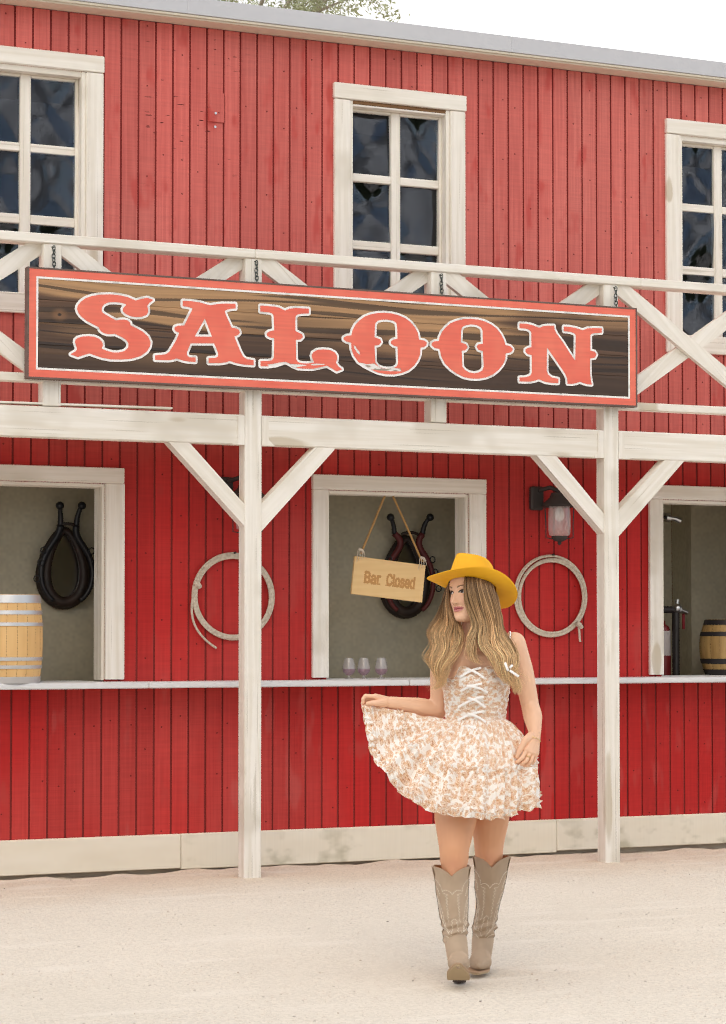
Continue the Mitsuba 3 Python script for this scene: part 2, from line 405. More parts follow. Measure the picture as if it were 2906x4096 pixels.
# roof edge
add(bld + '__roof_edge', box(WX0 - 0.3, WX1 + 0.3, WY - 0.16, WY - 0.145, 5.012, 5.112, 0.002), 'roof_metal', label='light grey metal roof edge along the top of the wall')
for x in (2.05, 4.19, 6.33, 8.47):
    add(bld + '__roof_edge_seam', box(x, x + 0.012, WY - 0.1625, WY - 0.158, 5.013, 5.111, 0), 'roof_metal')
add(bld + '__eave_trim', box(WX0 - 0.3, WX1 + 0.3, WY - 0.140, WY - 0.002, 4.986, 5.012, 0.004), 'roof_trim')
add(bld + '__eave_moulding', box(WX0 - 0.3, WX1 + 0.3, WY - 0.152, WY - 0.1445, 4.996, 5.011, 0.002), 'roof_trim')
rv = np.array([[WX0 - 0.3, WY - 0.144, 5.108], [WX1 + 0.3, WY - 0.144, 5.108], [WX1 + 0.3, 6.0, 5.35], [WX0 - 0.3, 6.0, 5.35]])
rv = np.vstack([rv, rv - [0, 0, 0.03]])
add(bld + '__roof', trimesh.convex.convex_hull(rv), 'roof_metal')
for x in (WX0, WX1 - 0.1):
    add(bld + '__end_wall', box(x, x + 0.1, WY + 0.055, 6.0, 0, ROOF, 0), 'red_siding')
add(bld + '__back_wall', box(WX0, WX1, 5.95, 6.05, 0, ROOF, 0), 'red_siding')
add(bld + '__upper_floor', box(WX0 + 0.1, WX1 - 0.1, WY + 0.055, 5.9, 2.60, 2.70, 0), 'roof_trim')


# upstairs windows
def window(x, first):
    w = thing_part(bld + '__window')
    head_l, head_r = (x - 0.004, x + 0.896) if abs(x - WIN[2]) < 0.01 else (x, x + 0.893)
    add(w + '__head_board', box(head_l, head_r, WY - 0.034, WY - 0.001, 4.642, 4.738, 0.004), 'white_wood_along')
    for a in (x, x + 0.786):
        add(w + '__side_board', box(a, a + 0.104, WY - 0.028, WY - 0.001, 3.205, 4.638, 0.004), 'white_wood_upright')
    add(w + '__sill_board', box(x + 0.1055, x + 0.7845, WY - 0.024, WY - 0.001, 3.208, 3.325, 0.004), 'white_wood_along')
    if abs(x - WIN[2]) < 0.01:
        add(w + '__bare_lintel', box(x + 0.106, x + 0.782, WY - 0.010, WY + 0.03, 4.621, 4.6405, 0.001), 'bare_timber', label='weathered bare brown strip under the head board')
    X0, X1, Z0, Z1, Y = x + 0.1055, x + 0.7815, 3.3255, 4.62, WY + 0.06
    for a, b in ((X0 - 0.0012, X0 + 0.022), (X1 - 0.022, X1 + 0.004)):
        add(w + '__jamb', box(a, b, WY - 0.014, WY + 0.10, Z0, 4.6395, 0.002), 'white_wood_upright')
    add(w + '__jamb', box(X0 + 0.0225, X1 - 0.0225, WY - 0.006, WY + 0.10, Z1 - 0.012, Z1 + (0.0005 if abs(x - WIN[2]) < 0.01 else 0.0215), 0.002), 'white_wood_along')
    xs = [X0 + 0.0225, X0 + 0.040, x + 0.413, x + 0.476, X1 - 0.040, X1 - 0.0225]
    zs = [Z0, 3.337, 3.737, 3.792, 4.157, 4.207, 4.591, Z1 - 0.013]
    for a, b in ((xs[0], xs[1]), (xs[4], xs[5])):
        add(w + '__stile', box(a, b, Y - 0.012, Y + 0.03, zs[0], zs[7], 0.003), 'white_wood_upright')
    add(w + '__mullion', box(xs[2], xs[3], Y - 0.010, Y + 0.03, zs[0], zs[7], 0.004), 'white_wood_upright')
    for a, b in ((xs[1], xs[2]), (xs[3], xs[4])):
        for i in (0, 2, 4, 6):
            add(w + ('__sash_rail' if i in (0, 6) else '__glazing_bar'), box(a + 0.0003, b - 0.0003, Y - 0.007, Y + 0.03, zs[i], zs[i + 1], 0.004), 'white_wood_along')
        for i in (1, 3, 5):
            u, v = np.meshgrid(np.linspace(a - 0.004, b + 0.004, 26), np.linspace(zs[i] - 0.004, zs[i + 1] + 0.004, 32), indexing='ij')
            ph = rng.uniform(0, 50)
            q = np.stack([(u - a) * 4.2 + ph, (v - zs[i]) * 4.2 + ph * 1.7, 0 * u], -1)
            bow = np.sin((u - a) / (b - a) * PI) * np.sin((v - zs[i]) / (zs[i + 1] - zs[i]) * PI)
            yy = Y + 0.012 + (meshkit.noise(q * 0.62, 3) - 0.5) * 0.042 + bow * rng.uniform(0.008, 0.015) * (1 if rng.random() > 0.3 else -1)
            add(w + '__pane', grid(np.stack([u, yy, v], -1)), 'window_glass', True)


for i, x in enumerate(WIN[1:4]):
    window(x, i == 0)
# dark loft behind the windows
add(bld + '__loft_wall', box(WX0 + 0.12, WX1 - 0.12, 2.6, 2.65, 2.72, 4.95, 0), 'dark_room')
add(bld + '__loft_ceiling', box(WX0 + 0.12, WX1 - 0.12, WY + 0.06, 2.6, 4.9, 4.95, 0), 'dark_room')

# serving openings
for i, x in enumerate(OPEN[:3]):
    w = thing_part(bld + '__serving_opening')
    add(w + '__head_board', box(x - 0.002, x + 1.168 + 0.004 * i, WY - 0.036, WY - 0.001, 2.2435, 2.334, 0.004), 'white_wood_along')
    for a, b in ((x, x + 0.102), (x + 1.058, x + 1.173)):
        add(w + '__side_board', box(a, b, WY - 0.030, WY - 0.001, 1.104, 2.2425, 0.004), 'white_wood_upright')
    X0, X1 = x + 0.1005, x + 1.0595
    for a, b in ((X0, X0 + 0.018), (X1 - 0.018, X1)):
        add(w + '__jamb', box(a, b, WY + 0.001, WY + 0.155, 1.10, 2.24, 0.002), 'white_wood_upright')
    add(w + '__head_jamb', box(X0 + 0.018, X1 - 0.018, WY + 0.001, WY + 0.155, 2.222, 2.242, 0.002), 'white_wood_along')
# counter in lengths
for a, b, d in ((0.5, 3.92, 0.0), (3.9225, 5.560, 0.004), (5.5625, 8.4, -0.002), (8.4025, 11.4, 0.0)):
    add(bld + '__counter', box(a, b, 0.452 + d, WY - 0.004, 1.058, 1.0925, 0.006), 'grey_counter')
for x in OPEN:
    add(bld + '__counter_inner', box(x + 0.121, x + 1.039, WY - 0.003, WY + 0.42, 1.060, 1.092, 0.003), 'grey_counter')
add(bld + '__foundation', box(WX0 + 0.12, WX1 - 0.12, WY + 0.06, WY + 0.10, -0.25, 0.30, 0), 'dark_room')  # near-black slab added to keep the gap below the boards dark
# plaster lining on the room side of the front wall
lining = sg.box(WX0 + 0.12, 0.02, WX1 - 0.12, 2.58).difference(shapely.union_all(open_holes).buffer(0.002, join_style='mitre'))
add(bld + '__wall_lining', prism(lining, WY + 0.101, WY + 0.112), 'olive_plaster')
# the bar room behind
iy = 1.46
add(bld + '__room_wall', box(WX0 + 0.12, 7.52, iy, iy + 0.06, 0.02, 2.58, 0), 'olive_plaster')
add(bld + '__room_wall', box(8.36, WX1 - 0.12, iy + 0.30, iy + 0.36, 0.02, 2.58, 0), 'olive_plaster')
add(bld + '__room_wall', box(8.362, 8.42, iy + 0.365, 2.018, 0.02, 2.58, 0), 'olive_plaster')
add(bld + '__room_wall', box(7.585, 8.36, 2.02, 2.08, 0.02, 2.58, 0), 'olive_plaster')
add(bld + '__room_wall', box(7.525, 7.58, iy, 2.60, 0.02, 2.58, 0), 'olive_plaster')
add(bld + '__room_floor', box(WX0 + 0.12, WX1 - 0.12, WY + 0.05, 2.60, -0.06, 0.0, 0), 'roof_trim')

# ------------------------------------------------------------------ balcony front
por = thing('balcony_porch', 'whitewashed timber balcony front with cross braced railing on posts', 'porch')
BT, BB = 2.600, 2.432
for x in (2.02, 4.332, 6.645):
    add(por + '__post', box(x, x + 0.101, 0.0, 0.10, -0.06, 3.486, 0.004), 'white_wood_upright')
for x in (3.166, 5.489, 7.800):
    add(por + '__short_post', box(x, x + 0.101, 0.0, 0.10, BT + 0.003, 3.486, 0.004), 'white_wood_upright')
for x0, x1 in ((2.122, 4.331), (4.434, 6.644), (6.747, 8.95)):
    add(por + '__beam', box(x0, x1, 0.006, 0.096, BB, BT, 0.005), 'white_wood_along')
    for s in (0, 1):
        xa = x1 - 0.001 if s else x0 + 0.001
        d = -1 if s else 1
        pl = sg.Polygon([(xa, BB - 0.002), (xa + d * 0.078, BB - 0.002), (xa + d * 0.040, BB + 0.030), (xa + d * 0.040, BT - 0.006), (xa, BT - 0.006)])
        add(por + '__beam_hanger', prism(pl, 0.001, 0.005), 'white_wood_upright')
lath = np.linspace(0, 1, 24)
lm = join([box(2.13, 3.905, 0.0, 0.07, BT + 0.002, BT + 0.013, 0.002)])
v = np.array(lm.vertices)
lm.vertices = v + np.stack([0 * v[:, 0], 0 * v[:, 0], 0.012 * np.clip((v[:, 0] - 3.2) / 0.7, 0, 1) ** 2], 1)
add(por + '__loose_lath', lm, 'white_wood_along', label='thin lath lying loose on top of the beam')
for pts in ([(3.885, BB), (4.006, BB), (4.3315, 2.097), (4.3315, 1.975)], [(4.4335, 1.945), (4.4335, 2.10), (4.76, BB), (4.89, BB)],
            [(6.190, BB), (6.322, BB), (6.6445, 2.095), (6.6445, 1.975)], [(6.7465, 1.957), (6.7465, 2.115), (7.075, BB), (7.214, BB)]):
    pts = [(a, b - (0.0006 if b == BB else 0)) for a, b in pts]
    add(por + '__knee_brace', prism(sg.Polygon(pts), 0.008, 0.094), 'white_wood_rising' if pts[2][0] < pts[3][0] else 'white_wood_falling')
for x0, x1 in ((2.0, 4.3885), (4.3895, 6.9), (6.9005, 9.0)):
    add(por + '__top_rail', box(x0, x1, -0.012, 0.108, 3.4865, 3.537, 0.004), 'white_wood_along')
px = [2.121, 3.166, 3.267, 4.332, 4.433, 5.489, 5.590, 6.645, 6.746, 7.80]
for a, b in zip(px[0::2], px[1::2]):
    add(por + '__bottom_rail', box(a + 0.0005, b - 0.0005, 0.012, 0.095, 2.732, 2.778, 0.003), 'white_wood_along')
    cell = sg.box(a + 0.001, 2.7785, b - 0.001, 3.486)
    for s, (ya, yb) in ((0, (0.010, 0.046)), (1, (0.050, 0.086))):
        za, zb = (3.486, 2.7785) if s == 0 else (2.7785, 3.486)
        L = sg.LineString([(a - 0.2 * (b - a), za - 0.2 * (zb - za)), (b + 0.2 * (b - a), zb + 0.2 * (zb - za))]).buffer(0.048, cap_style='flat')
        add(por + '__cross_brace', prism(L.intersection(cell), ya, yb), 'white_wood_falling' if s == 0 else 'white_wood_rising')
for y in np.arange(0.102, 0.70, 0.108):
    add(por + '__deck_board', box(2.0, 9.0, y, y + 0.104, 2.555, 2.592, 0.002), 'white_wood_along')
for x in np.arange(2.2, 9.0, 0.585):
    add(por + '__joist', box(x, x + 0.045, 0.10, WY - 0.002, 2.502, 2.5545, 0.002), 'white_wood_along')

# ------------------------------------------------------------------ the big sign
sgn = thing('saloon_sign', 'long hanging timber sign reading SALOON in coral letters', 'sign')
U0, V0, UW, VH, SY = 3.056, 2.738, 3.773, 0.601, -0.08
LET = json.loads('''{"S":[[275,389],[280,408],[297,430],[324,450],[359,464],[407,474],[463,479],[515,477],[561,470],[607,454],[642,466],[673,473],[707,464],[684,445],[672,426],[677,411],[677,394],[667,378],[642,367],[610,363],[579,366],[551,376],[535,389],[533,402],[540,415],[556,429],[523,437],[488,439],[453,435],[428,423],[415,406],[413,385],[422,374],[457,356],[495,338],[512,342],[537,346],[561,342],[575,331],[577,316],[611,302],[646,286],[678,260],[692,232],[688,205],[671,177],[636,151],[587,134],[527,126],[468,124],[416,130],[374,142],[346,150],[326,144],[281,127],[240,140],[269,158],[277,170],[272,186],[265,206],[267,220],[281,232],[308,240],[343,244],[374,242],[401,232],[417,216],[421,199],[414,180],[443,170],[478,162],[513,164],[544,174],[564,192],[567,215],[555,233],[527,249],[488,265],[471,262],[446,261],[422,267],[405,279],[398,295],[367,309],[328,327],[297,350],[282,369]],"A":[[878,469],[928,470],[977,466],[1015,458],[1040,454],[1065,460],[1106,467],[1188,471],[1188,445],[1161,442],[1131,433],[1123,425],[1132,402],[1148,371],[1165,336],[1190,334],[1207,327],[1214,311],[1203,297],[1180,288],[1195,255],[1216,208],[1233,178],[1254,165],[1296,161],[1296,133],[1245,133],[1208,137],[1178,143],[1155,150],[1132,141],[1099,135],[1030,132],[1030,159],[1069,162],[1086,172],[1086,190],[1069,228],[1061,243],[924,236],[912,208],[902,184],[902,171],[916,158],[953,159],[953,134],[916,134],[887,137],[863,143],[842,148],[826,141],[797,136],[719,134],[719,159],[756,163],[785,170],[801,183],[821,215],[842,252],[858,290],[837,298],[829,310],[833,322],[850,329],[887,333],[907,373],[936,429],[915,436],[878,440]],"Ah":[[1007,379],[947,275],[1050,279]],"L":[[1336,470],[1373,470],[1418,469],[1447,466],[1484,451],[1511,463],[1548,469],[1629,470],[1629,443],[1585,439],[1563,434],[1548,423],[1546,388],[1548,338],[1570,330],[1589,321],[1593,307],[1578,292],[1550,289],[1552,179],[1563,164],[1586,158],[1623,159],[1664,166],[1653,184],[1647,205],[1655,223],[1679,238],[1717,244],[1759,242],[1789,230],[1803,210],[1803,192],[1795,171],[1812,150],[1835,136],[1801,122],[1770,138],[1740,152],[1698,141],[1653,130],[1608,128],[1563,129],[1526,142],[1507,153],[1485,160],[1462,151],[1429,139],[1381,131],[1338,129],[1338,158],[1385,161],[1407,167],[1418,183],[1420,291],[1396,293],[1377,302],[1375,316],[1388,327],[1420,336],[1416,419],[1406,431],[1388,435],[1336,437]],"O1":[[2096,474],[2143,473],[2189,465],[2232,450],[2263,430],[2291,401],[2310,370],[2318,331],[2350,328],[2367,318],[2365,302],[2350,290],[2326,285],[2324,246],[2310,213],[2287,180],[2251,151],[2208,133],[2158,122],[2104,121],[2057,128],[2011,145],[1969,163],[1934,184],[1907,218],[1892,256],[1890,291],[1861,296],[1844,306],[1844,318],[1861,328],[1892,333],[1900,365],[1919,398],[1942,421],[1972,444],[2011,460],[2053,470]],"O1h":[[2038,394],[2042,412],[2057,427],[2084,434],[2115,436],[2150,433],[2174,420],[2179,395],[2181,329],[2154,323],[2139,311],[2139,300],[2154,289],[2181,283],[2185,189],[2177,171],[2158,159],[2127,153],[2092,153],[2057,165],[2040,186],[2036,281],[2065,288],[2078,304],[2071,320],[2036,330]],"O2":[[2648,471],[2697,470],[2741,462],[2785,446],[2822,423],[2850,392],[2870,357],[2878,330],[2911,324],[2927,309],[2923,296],[2907,286],[2880,281],[2878,248],[2862,215],[2833,181],[2797,153],[2752,133],[2700,122],[2652,121],[2604,128],[2560,146],[2520,169],[2484,200],[2461,238],[2449,284],[2417,288],[2398,303],[2400,317],[2417,327],[2445,330],[2449,352],[2465,385],[2489,412],[2521,439],[2560,455],[2604,467]],"O2h":[[2588,399],[2596,420],[2616,431],[2652,439],[2689,437],[2717,426],[2729,407],[2731,329],[2700,324],[2690,311],[2700,293],[2731,286],[2736,194],[2726,172],[2700,158],[2672,153],[2640,157],[2616,168],[2596,187],[2592,281],[2616,285],[2630,304],[2620,320],[2586,329]],"N":[[2973,462],[3018,463],[3055,458],[3084,450],[3104,444],[3129,455],[3162,460],[3204,462],[3206,441],[3220,416],[3261,370],[3303,313],[3347,258],[3351,412],[3341,424],[3312,432],[3270,434],[3270,461],[3312,461],[3354,456],[3400,446],[3433,459],[3471,463],[3529,465],[3528,438],[3476,433],[3454,425],[3450,413],[3450,326],[3479,322],[3492,305],[3481,286],[3447,278],[3447,184],[3453,147],[3459,122],[3424,124],[3398,130],[3378,136],[3357,128],[3327,121],[3294,120],[3292,151],[3277,180],[3244,222],[3203,272],[3155,331],[3153,192],[3161,170],[3186,153],[3232,146],[3231,121],[3186,120],[3144,124],[3120,132],[3101,138],[3078,130],[3041,121],[2972,119],[2972,143],[3013,146],[3042,156],[3054,173],[3054,279],[3026,284],[3011,298],[3013,311],[3030,321],[3052,326],[3051,414],[3038,428],[3014,434],[2973,435]],"W1":[[1377,140],[1411,146],[1448,155],[1485,162],[1518,152],[1571,151],[1623,150],[1604,144],[1571,137],[1548,130],[1518,139],[1485,157],[1459,145],[1422,136],[1388,131]],"W2":[[1638,156],[1676,161],[1736,161],[1721,156],[1676,151],[1649,149]],"W3":[[1938,179],[1961,178],[1988,172],[2034,180],[2053,165],[2096,151],[2158,159],[2205,158],[2197,147],[2220,143],[2135,139],[2057,140],[2003,145],[1969,157]],"W4":[[1905,276],[1917,273],[1926,257],[1940,244],[1947,223],[1938,226],[1926,236],[1911,257]]}''')


def rect(i):
    return sg.box(U0 + i, V0 + i, U0 + UW - i, V0 + VH - i)


zz = [V0 + 0.060, V0 + 0.184, V0 + 0.306, V0 + 0.428, V0 + VH - 0.060]
for a, b in zip(zz[:-1], zz[1:]):
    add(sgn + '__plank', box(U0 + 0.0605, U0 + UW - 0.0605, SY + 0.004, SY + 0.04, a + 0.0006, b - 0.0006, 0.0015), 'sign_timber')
add(sgn + '__back_board', prism(rect(0.012), SY + 0.041, SY + 0.055), 'sign_edge')
add(sgn + '__edge_frame', prism(rect(0).difference(rect(0.009)), SY - 0.002, SY + 0.055), 'sign_edge')
add(sgn + '__coral_border', prism(rect(0.0092).difference(rect(0.049)), SY + 0.0005, SY + 0.03), 'coral_paint')
add(sgn + '__white_border', prism(rect(0.0492).difference(rect(0.0602)), SY + 0.0012, SY + 0.03), 'sign_white')


def poly(k):
    g = sg.Polygon(np.array(LET[k]) / 1000 + [U0, V0]).buffer(0)
    return g.buffer(0.004).buffer(-0.004).buffer(-0.0015).buffer(0.0015)


word = [poly('S'), poly('A').difference(poly('Ah')), poly('L'), poly('O1').difference(poly('O1h')), poly('O2').difference(poly('O2h')), poly('N')]
worn = shapely.union_all([poly('W1'), poly('W2'), poly('W3'), poly('W4')])
for g in word:
    lt = add(sgn + '__letter', prism(g.difference(worn), SY - 0.0015, SY + 0.006), 'coral_paint')
    add(lt + '__outline', prism(g.buffer(0.0125, join_style='mitre', mitre_limit=2.0).difference(g), SY + 0.0005, SY + 0.006), 'sign_white')
    w = g.intersection(worn)
    if w.area > 1e-5:
        add(lt + '__worn_patch', prism(w, SY + 0.0002, SY + 0.006), 'worn_white', label='strip where the coral paint has flaked to white')
for x in (3.218, 4.392, 5.548, 6.719):
    ms = []
    for k in range(6):
        a = np.linspace(0, 2 * PI, 14, endpoint=False)
        z = 3.458 - k * 0.0215
        ring = np.stack([0.0085 * np.cos(a), 0 * a, 0.0145 * np.sin(a)], 1)
        th = (0.5 if k % 2 else -0.9) + 0.3 * (k % 3)
        ring = ring @ np.array([[math.cos(th), math.sin(th), 0], [-math.sin(th), math.cos(th), 0], [0, 0, 1]])
        ms.append(tube(ring + [x + 0.002 * math.sin(k * 2.0), -0.018 - (0.008 if k > 4 else 0), z], 0.0028, 6, closed=True))
    add(sgn + '__chain', join(ms), 'chain_iron', True)
    add(sgn + '__chain_hook', tube([[x - 0.006, 0.004, 3.468], [x - 0.004, -0.012, 3.466], [x, -0.02, 3.462]], 0.003, 6), 'chain_iron', True)

# ------------------------------------------------------------------ lanterns
def lantern(dx, label):
    L = thing('wall_lantern', label, 'lantern', 'lanterns on the red wall')
    c = [6.66 + dx, WY - 0.16, 0]
    add(L + '__back_box', box(c[0] - 0.135, c[0] - 0.045, WY - 0.045, WY - 0.001, 2.150, 2.300, 0.01), 'black_iron')
    add(L + '__arm', tube([[c[0] - 0.08, WY - 0.05, 2.275], [c[0] - 0.04, WY - 0.12, 2.29], [c[0], c[1], 2.262]], 0.014, 8), 'black_iron', True)
    add(L + '__shade', lathe([(0.002, 2.262), (0.05, 2.255), (0.062, 2.225), (0.105, 2.185), (0.112, 2.165), (0.106, 2.165), (0.058, 2.19), (0.002, 2.20)], c), 'black_iron', 35)
    add(L + '__glass', lathe([(0.066, 2.18), (0.071, 2.10), (0.071, 2.03), (0.066, 1.99), (0.05, 1.982)], c), 'lamp_glass', True)
    add(L + '__bulb', lathe([(0.002, 2.075), (0.018, 2.079), (0.030, 2.095), (0.033, 2.115), (0.026, 2.14), (0.014, 2.16), (0.013, 2.19)], c, 20), 'bulb_white', True)
    ms = []
    for k in range(2):
        a = k * PI - 0.35
        d = np.array([math.cos(a), math.sin(a), 0])
        ms.append(tube([c + d * 0.092 + [0, 0, 2.175], c + d * 0.086 + [0, 0, 2.06], c + d * 0.086 + [0, 0, 1.972], c + d * 0.03 + [0, 0, 1.962]], 0.0035, 6))
    ms.append(lathe([(0.002, 1.925), (0.014, 1.935), (0.010, 1.945), (0.036, 1.955), (0.05, 1.968), (0.052, 1.982), (0.04, 1.984), (0.002, 1.984)], c, 20))
    add(L + '__cage', join(ms), 'black_iron', 40)


lantern(0, 'black wall lantern with clear glass and white bulb beside the right post')
lantern(-2.09, 'black wall lantern mostly hidden behind the left post and its brace')


# ------------------------------------------------------------------ coiled ropes
def coil(cx, cz, R, seed, label, tail):
    g = np.random.default_rng(seed)
    r = thing('rope_coil', label, 'rope', 'coiled ropes hung on the red wall')
    turns, n = 6, 480
    a = np.linspace(0, turns * 2 * PI, n) + PI / 2
    k = np.linspace(0, turns, n)
    off = np.interp(k, np.arange(turns + 1), g.uniform(-0.030, 0.010, turns + 1))
    ox, oz = np.interp(k, np.arange(turns + 1), g.uniform(-0.010, 0.010, turns + 1)), np.interp(k, np.arange(turns + 1), g.uniform(-0.012, 0.006, turns + 1))
    yy = WY - 0.012 - 0.018 * np.interp(k, np.arange(turns + 1), g.random(turns + 1))
    p = np.stack([cx + ox + (R + off) * np.cos(a), yy, cz + oz + (R + off) * np.sin(a)], 1)
    add(r + '__loops', tube(p, 0.0082, 7), 'rope_fibre', True)
    add(r + '__tail', tube(spline(tail, 40), 0.0072, 7), 'rope_fibre', True)
    kn = np.array(tail[0]) + [0, -0.012, 0]
    add(r + '__whipping', tube([kn + [-0.02, 0, 0.012], kn + [0, -0.006, 0], kn + [0.018, 0, -0.016]], [0.014, 0.018, 0.014], 8), 'rope_fibre', True)
    pk = np.array([cx, WY - 0.02, cz + R + 0.008])
    add(r + '__peg', tube([pk + [0, 0.02, 0], pk + [0, -0.03, 0.006]], 0.006, 8), 'black_iron', True)


coil(6.68, 1.605, 0.252, 5, 'coiled rope on the red wall beside the woman in the yellow hat',
     [[6.865, WY - 0.03, 1.425], [6.868, WY - 0.035, 1.39], [6.874, WY - 0.03, 1.35], [6.878, WY - 0.03, 1.318]])
coil(4.535, 1.592, 0.246, 9, 'coiled rope half hidden behind the left post with a loose tail',
     [[4.30, WY - 0.03, 1.66], [4.272, WY - 0.03, 1.56], [4.285, WY - 0.03, 1.43], [4.35, WY - 0.028, 1.34], [4.425, WY - 0.028, 1.285]])


# ------------------------------------------------------------------ horse collar mirrors
def egg(cx, cz, w, h, n=60):
    a = np.linspace(0, 2 * PI, n, endpoint=False)
    s = np.sin(a)
    return np.stack([cx + w * np.cos(a) * (1 - 0.30 * s - 0.10 * s * s), cz + h * s], 1)


def collar(cx, cz, w, h, hame, tips, label, y):
    c = thing('horse_collar', label, 'horse collar', 'horse collar mirrors on the back wall')
    e = egg(cx, cz, w, h)
    p = np.stack([e[:, 0], np.full(len(e), y - 0.07), e[:, 1]], 1)
    rr = 0.030 - 0.011 * np.clip((e[:, 1] - cz) / h, -0.3, 1)
    add(c + '__pad', tube(p, rr, 12, closed=True), 'collar_leather', True)
    e2 = egg(cx, cz, w + 0.028, h + 0.018)
    add(c + '__rim', tube(np.stack([e2[:, 0], np.full(len(e2), y - 0.035), e2[:, 1]], 1), rr * 0.8, 10, closed=True), 'collar_leather', True)
    m = egg(cx, cz, w - 0.01, h - 0.01)
    mir = prism(sg.Polygon(m), y - 0.035, y - 0.03)
    add(c + '__mirror', mir, 'mirror_glass')
    for s, tip in ((-1, tips[0]), (1, tips[1])):
        sel = [(0.55, -0.95), (0.98, -0.5), (1.02, 0.0), (0.74, 0.5), (0.42, 0.85)]
        q = [[cx + s * (w + 0.040) * a, y - 0.112, cz + h * b] for a, b in sel]
        neck = [cx + s * abs(tip[0] - cx) * 0.72, y - 0.115, cz + h + 0.035]
        body = spline(q + [neck], 40)
        hm = add(c + '__hame', tube(body, np.linspace(0.014, 0.022, 40), 8), hame, True)
        horn = spline([neck, [cx + s * abs(tip[0] - cx) * 0.78, y - 0.125, (neck[2] + tip[1]) / 2], [tip[0], y - 0.15, tip[1]]], 16)
        add(hm + '__horn', tube(horn, np.linspace(0.019, 0.013, 16), 8), 'hame_black', True)
        add(hm + '__knob', trimesh.creation.icosphere(subdivisions=2, radius=0.025).apply_translation([tip[0], y - 0.155, tip[1]]), 'hame_black', True)
        for b in (-0.35, 0.1, 0.45):
            a = np.linspace(0, 2 * PI, 12, endpoint=False)
            x = cx + s * (w + 0.058) * (1.0 - 0.3 * b)
            ring = np.stack([x + 0.018 * np.cos(a), np.full(12, y - 0.13), cz + h * b + 0.02 * np.sin(a)], 1)
            add(hm + '__ring', tube(ring, 0.004, 6, closed=True), 'hame_black', True)
    add(c + '__top_strap', tube(spline([[cx - 0.06, y - 0.115, cz + h + 0.03], [cx, y - 0.125, cz + h + 0.045], [cx + 0.06, y - 0.115, cz + h + 0.03]], 12), 0.010, 8), 'collar_leather', True)


collar(3.690, 1.775, 0.115, 0.215, 'hame_black', [(3.632, 2.142), (3.77, 2.145)], 'black horse collar framing a mirror behind the left serving opening', iy)
collar(5.975, 1.745, 0.122, 0.235, 'hame_red', [(5.820, 2.118), (6.101, 2.124)], 'red and black horse collar mirror behind the hanging bar sign', iy)
add(bld + '__wall_knob', trimesh.creation.icosphere(subdivisions=2, radius=0.022).apply_translation([3.915, iy - 0.035, 1.65]), 'steel', True)

# ------------------------------------------------------------------ hanging bar sign
bs = thing('hanging_board', 'tilted pine board reading Bar Closed hung on twine in the middle opening', 'sign')
c4 = np.array([[5.357, 1.845], [5.839, 1.798], [5.812, 1.562], [5.335, 1.616]])
by = 0.815
ux = (c4[1] - c4[0] + c4[2] - c4[3]) / 2
bw, ang = np.linalg.norm(ux), math.atan2(ux[1], ux[0])
bh = (np.linalg.norm(c4[3] - c4[0]) + np.linalg.norm(c4[2] - c4[1])) / 2
cc = c4.mean(0)


def board_place(m):
    m = m.copy()
    v = np.array(m.vertices)
    a, b = v[:, 0].copy(), v[:, 2].copy()
    v[:, 0], v[:, 2] = cc[0] + a * math.cos(ang) - b * math.sin(ang), cc[1] + a * math.sin(ang) + b * math.cos(ang)
    m.vertices = v
    return m


add(bs + '__board', board_place(box(-bw / 2, bw / 2, by, by + 0.02, -bh / 2, bh / 2, 0.002)), 'pine_board')
tm = []
for word_, x0 in (('Bar', -0.170), ('Closed', -0.018)):
    t_ = meshkit.text_mesh(word_, 0.062, 0.0016, bold=True)
    v, f = np.array(t_.vertices), np.array(t_.faces)
    top_ = f[(v[f][:, :, 2] > 0.0015).all(1)]
    g2 = shapely.union_all([sg.Polygon(q) for q in v[top_][:, :, :2]])
    xs_ = v[:, 0].max() - v[:, 0].min()
    wid = 0.108 if word_ == 'Bar' else 0.192
    g2 = sa.affine_transform(g2, [wid / xs_, 0, 0, 1.12, x0, -0.038]).buffer(0.0024, join_style='mitre')
    stems = [(q.bounds[0], q.bounds[2]) for q in getattr(g2, 'geoms', [g2])]
    g2 = g2.union(shapely.union_all([sg.box(a - 0.001, -0.0415, min(a + 0.026, b), -0.0335) for a, b in stems]))
    t_ = prism(g2, by - 0.0012, by + 0.0004)
    tm.append(board_place(t_))
add(bs + '__lettering', join(tm), 'burnt_lettering')
for top, low in (([5.563, by + 0.01, 2.221], [5.395, by - 0.004, 1.86]), ([5.618, by + 0.01, 2.221], [5.812, by - 0.004, 1.815])):
    tw = add(bs + '__twine', tube([top, (np.array(top) + low) / 2 + [0, -0.004, 0], low], 0.0065, 7), 'twine', True)
    ms = [tube([np.array(low) + [-0.018, -0.006, 0.03], np.array(low) + [0.004, -0.014, 0.022], np.array(low) + [0.016, -0.004, 0.008]], 0.009, 7)]
    for k in range(4):
        e = np.array(low) + [0.012 * (k - 2), -0.012, 0.02]
        ms.append(tube([e, e + [0.004 * (k - 2) + 0.004, -0.006, -0.03], e + [0.005 * (k - 2), -0.004, -0.07 + 0.008 * k]], [0.0026, 0.0024, 0.0012], 5))
    add(tw + '__knot', join(ms), 'rope_fibre', True)

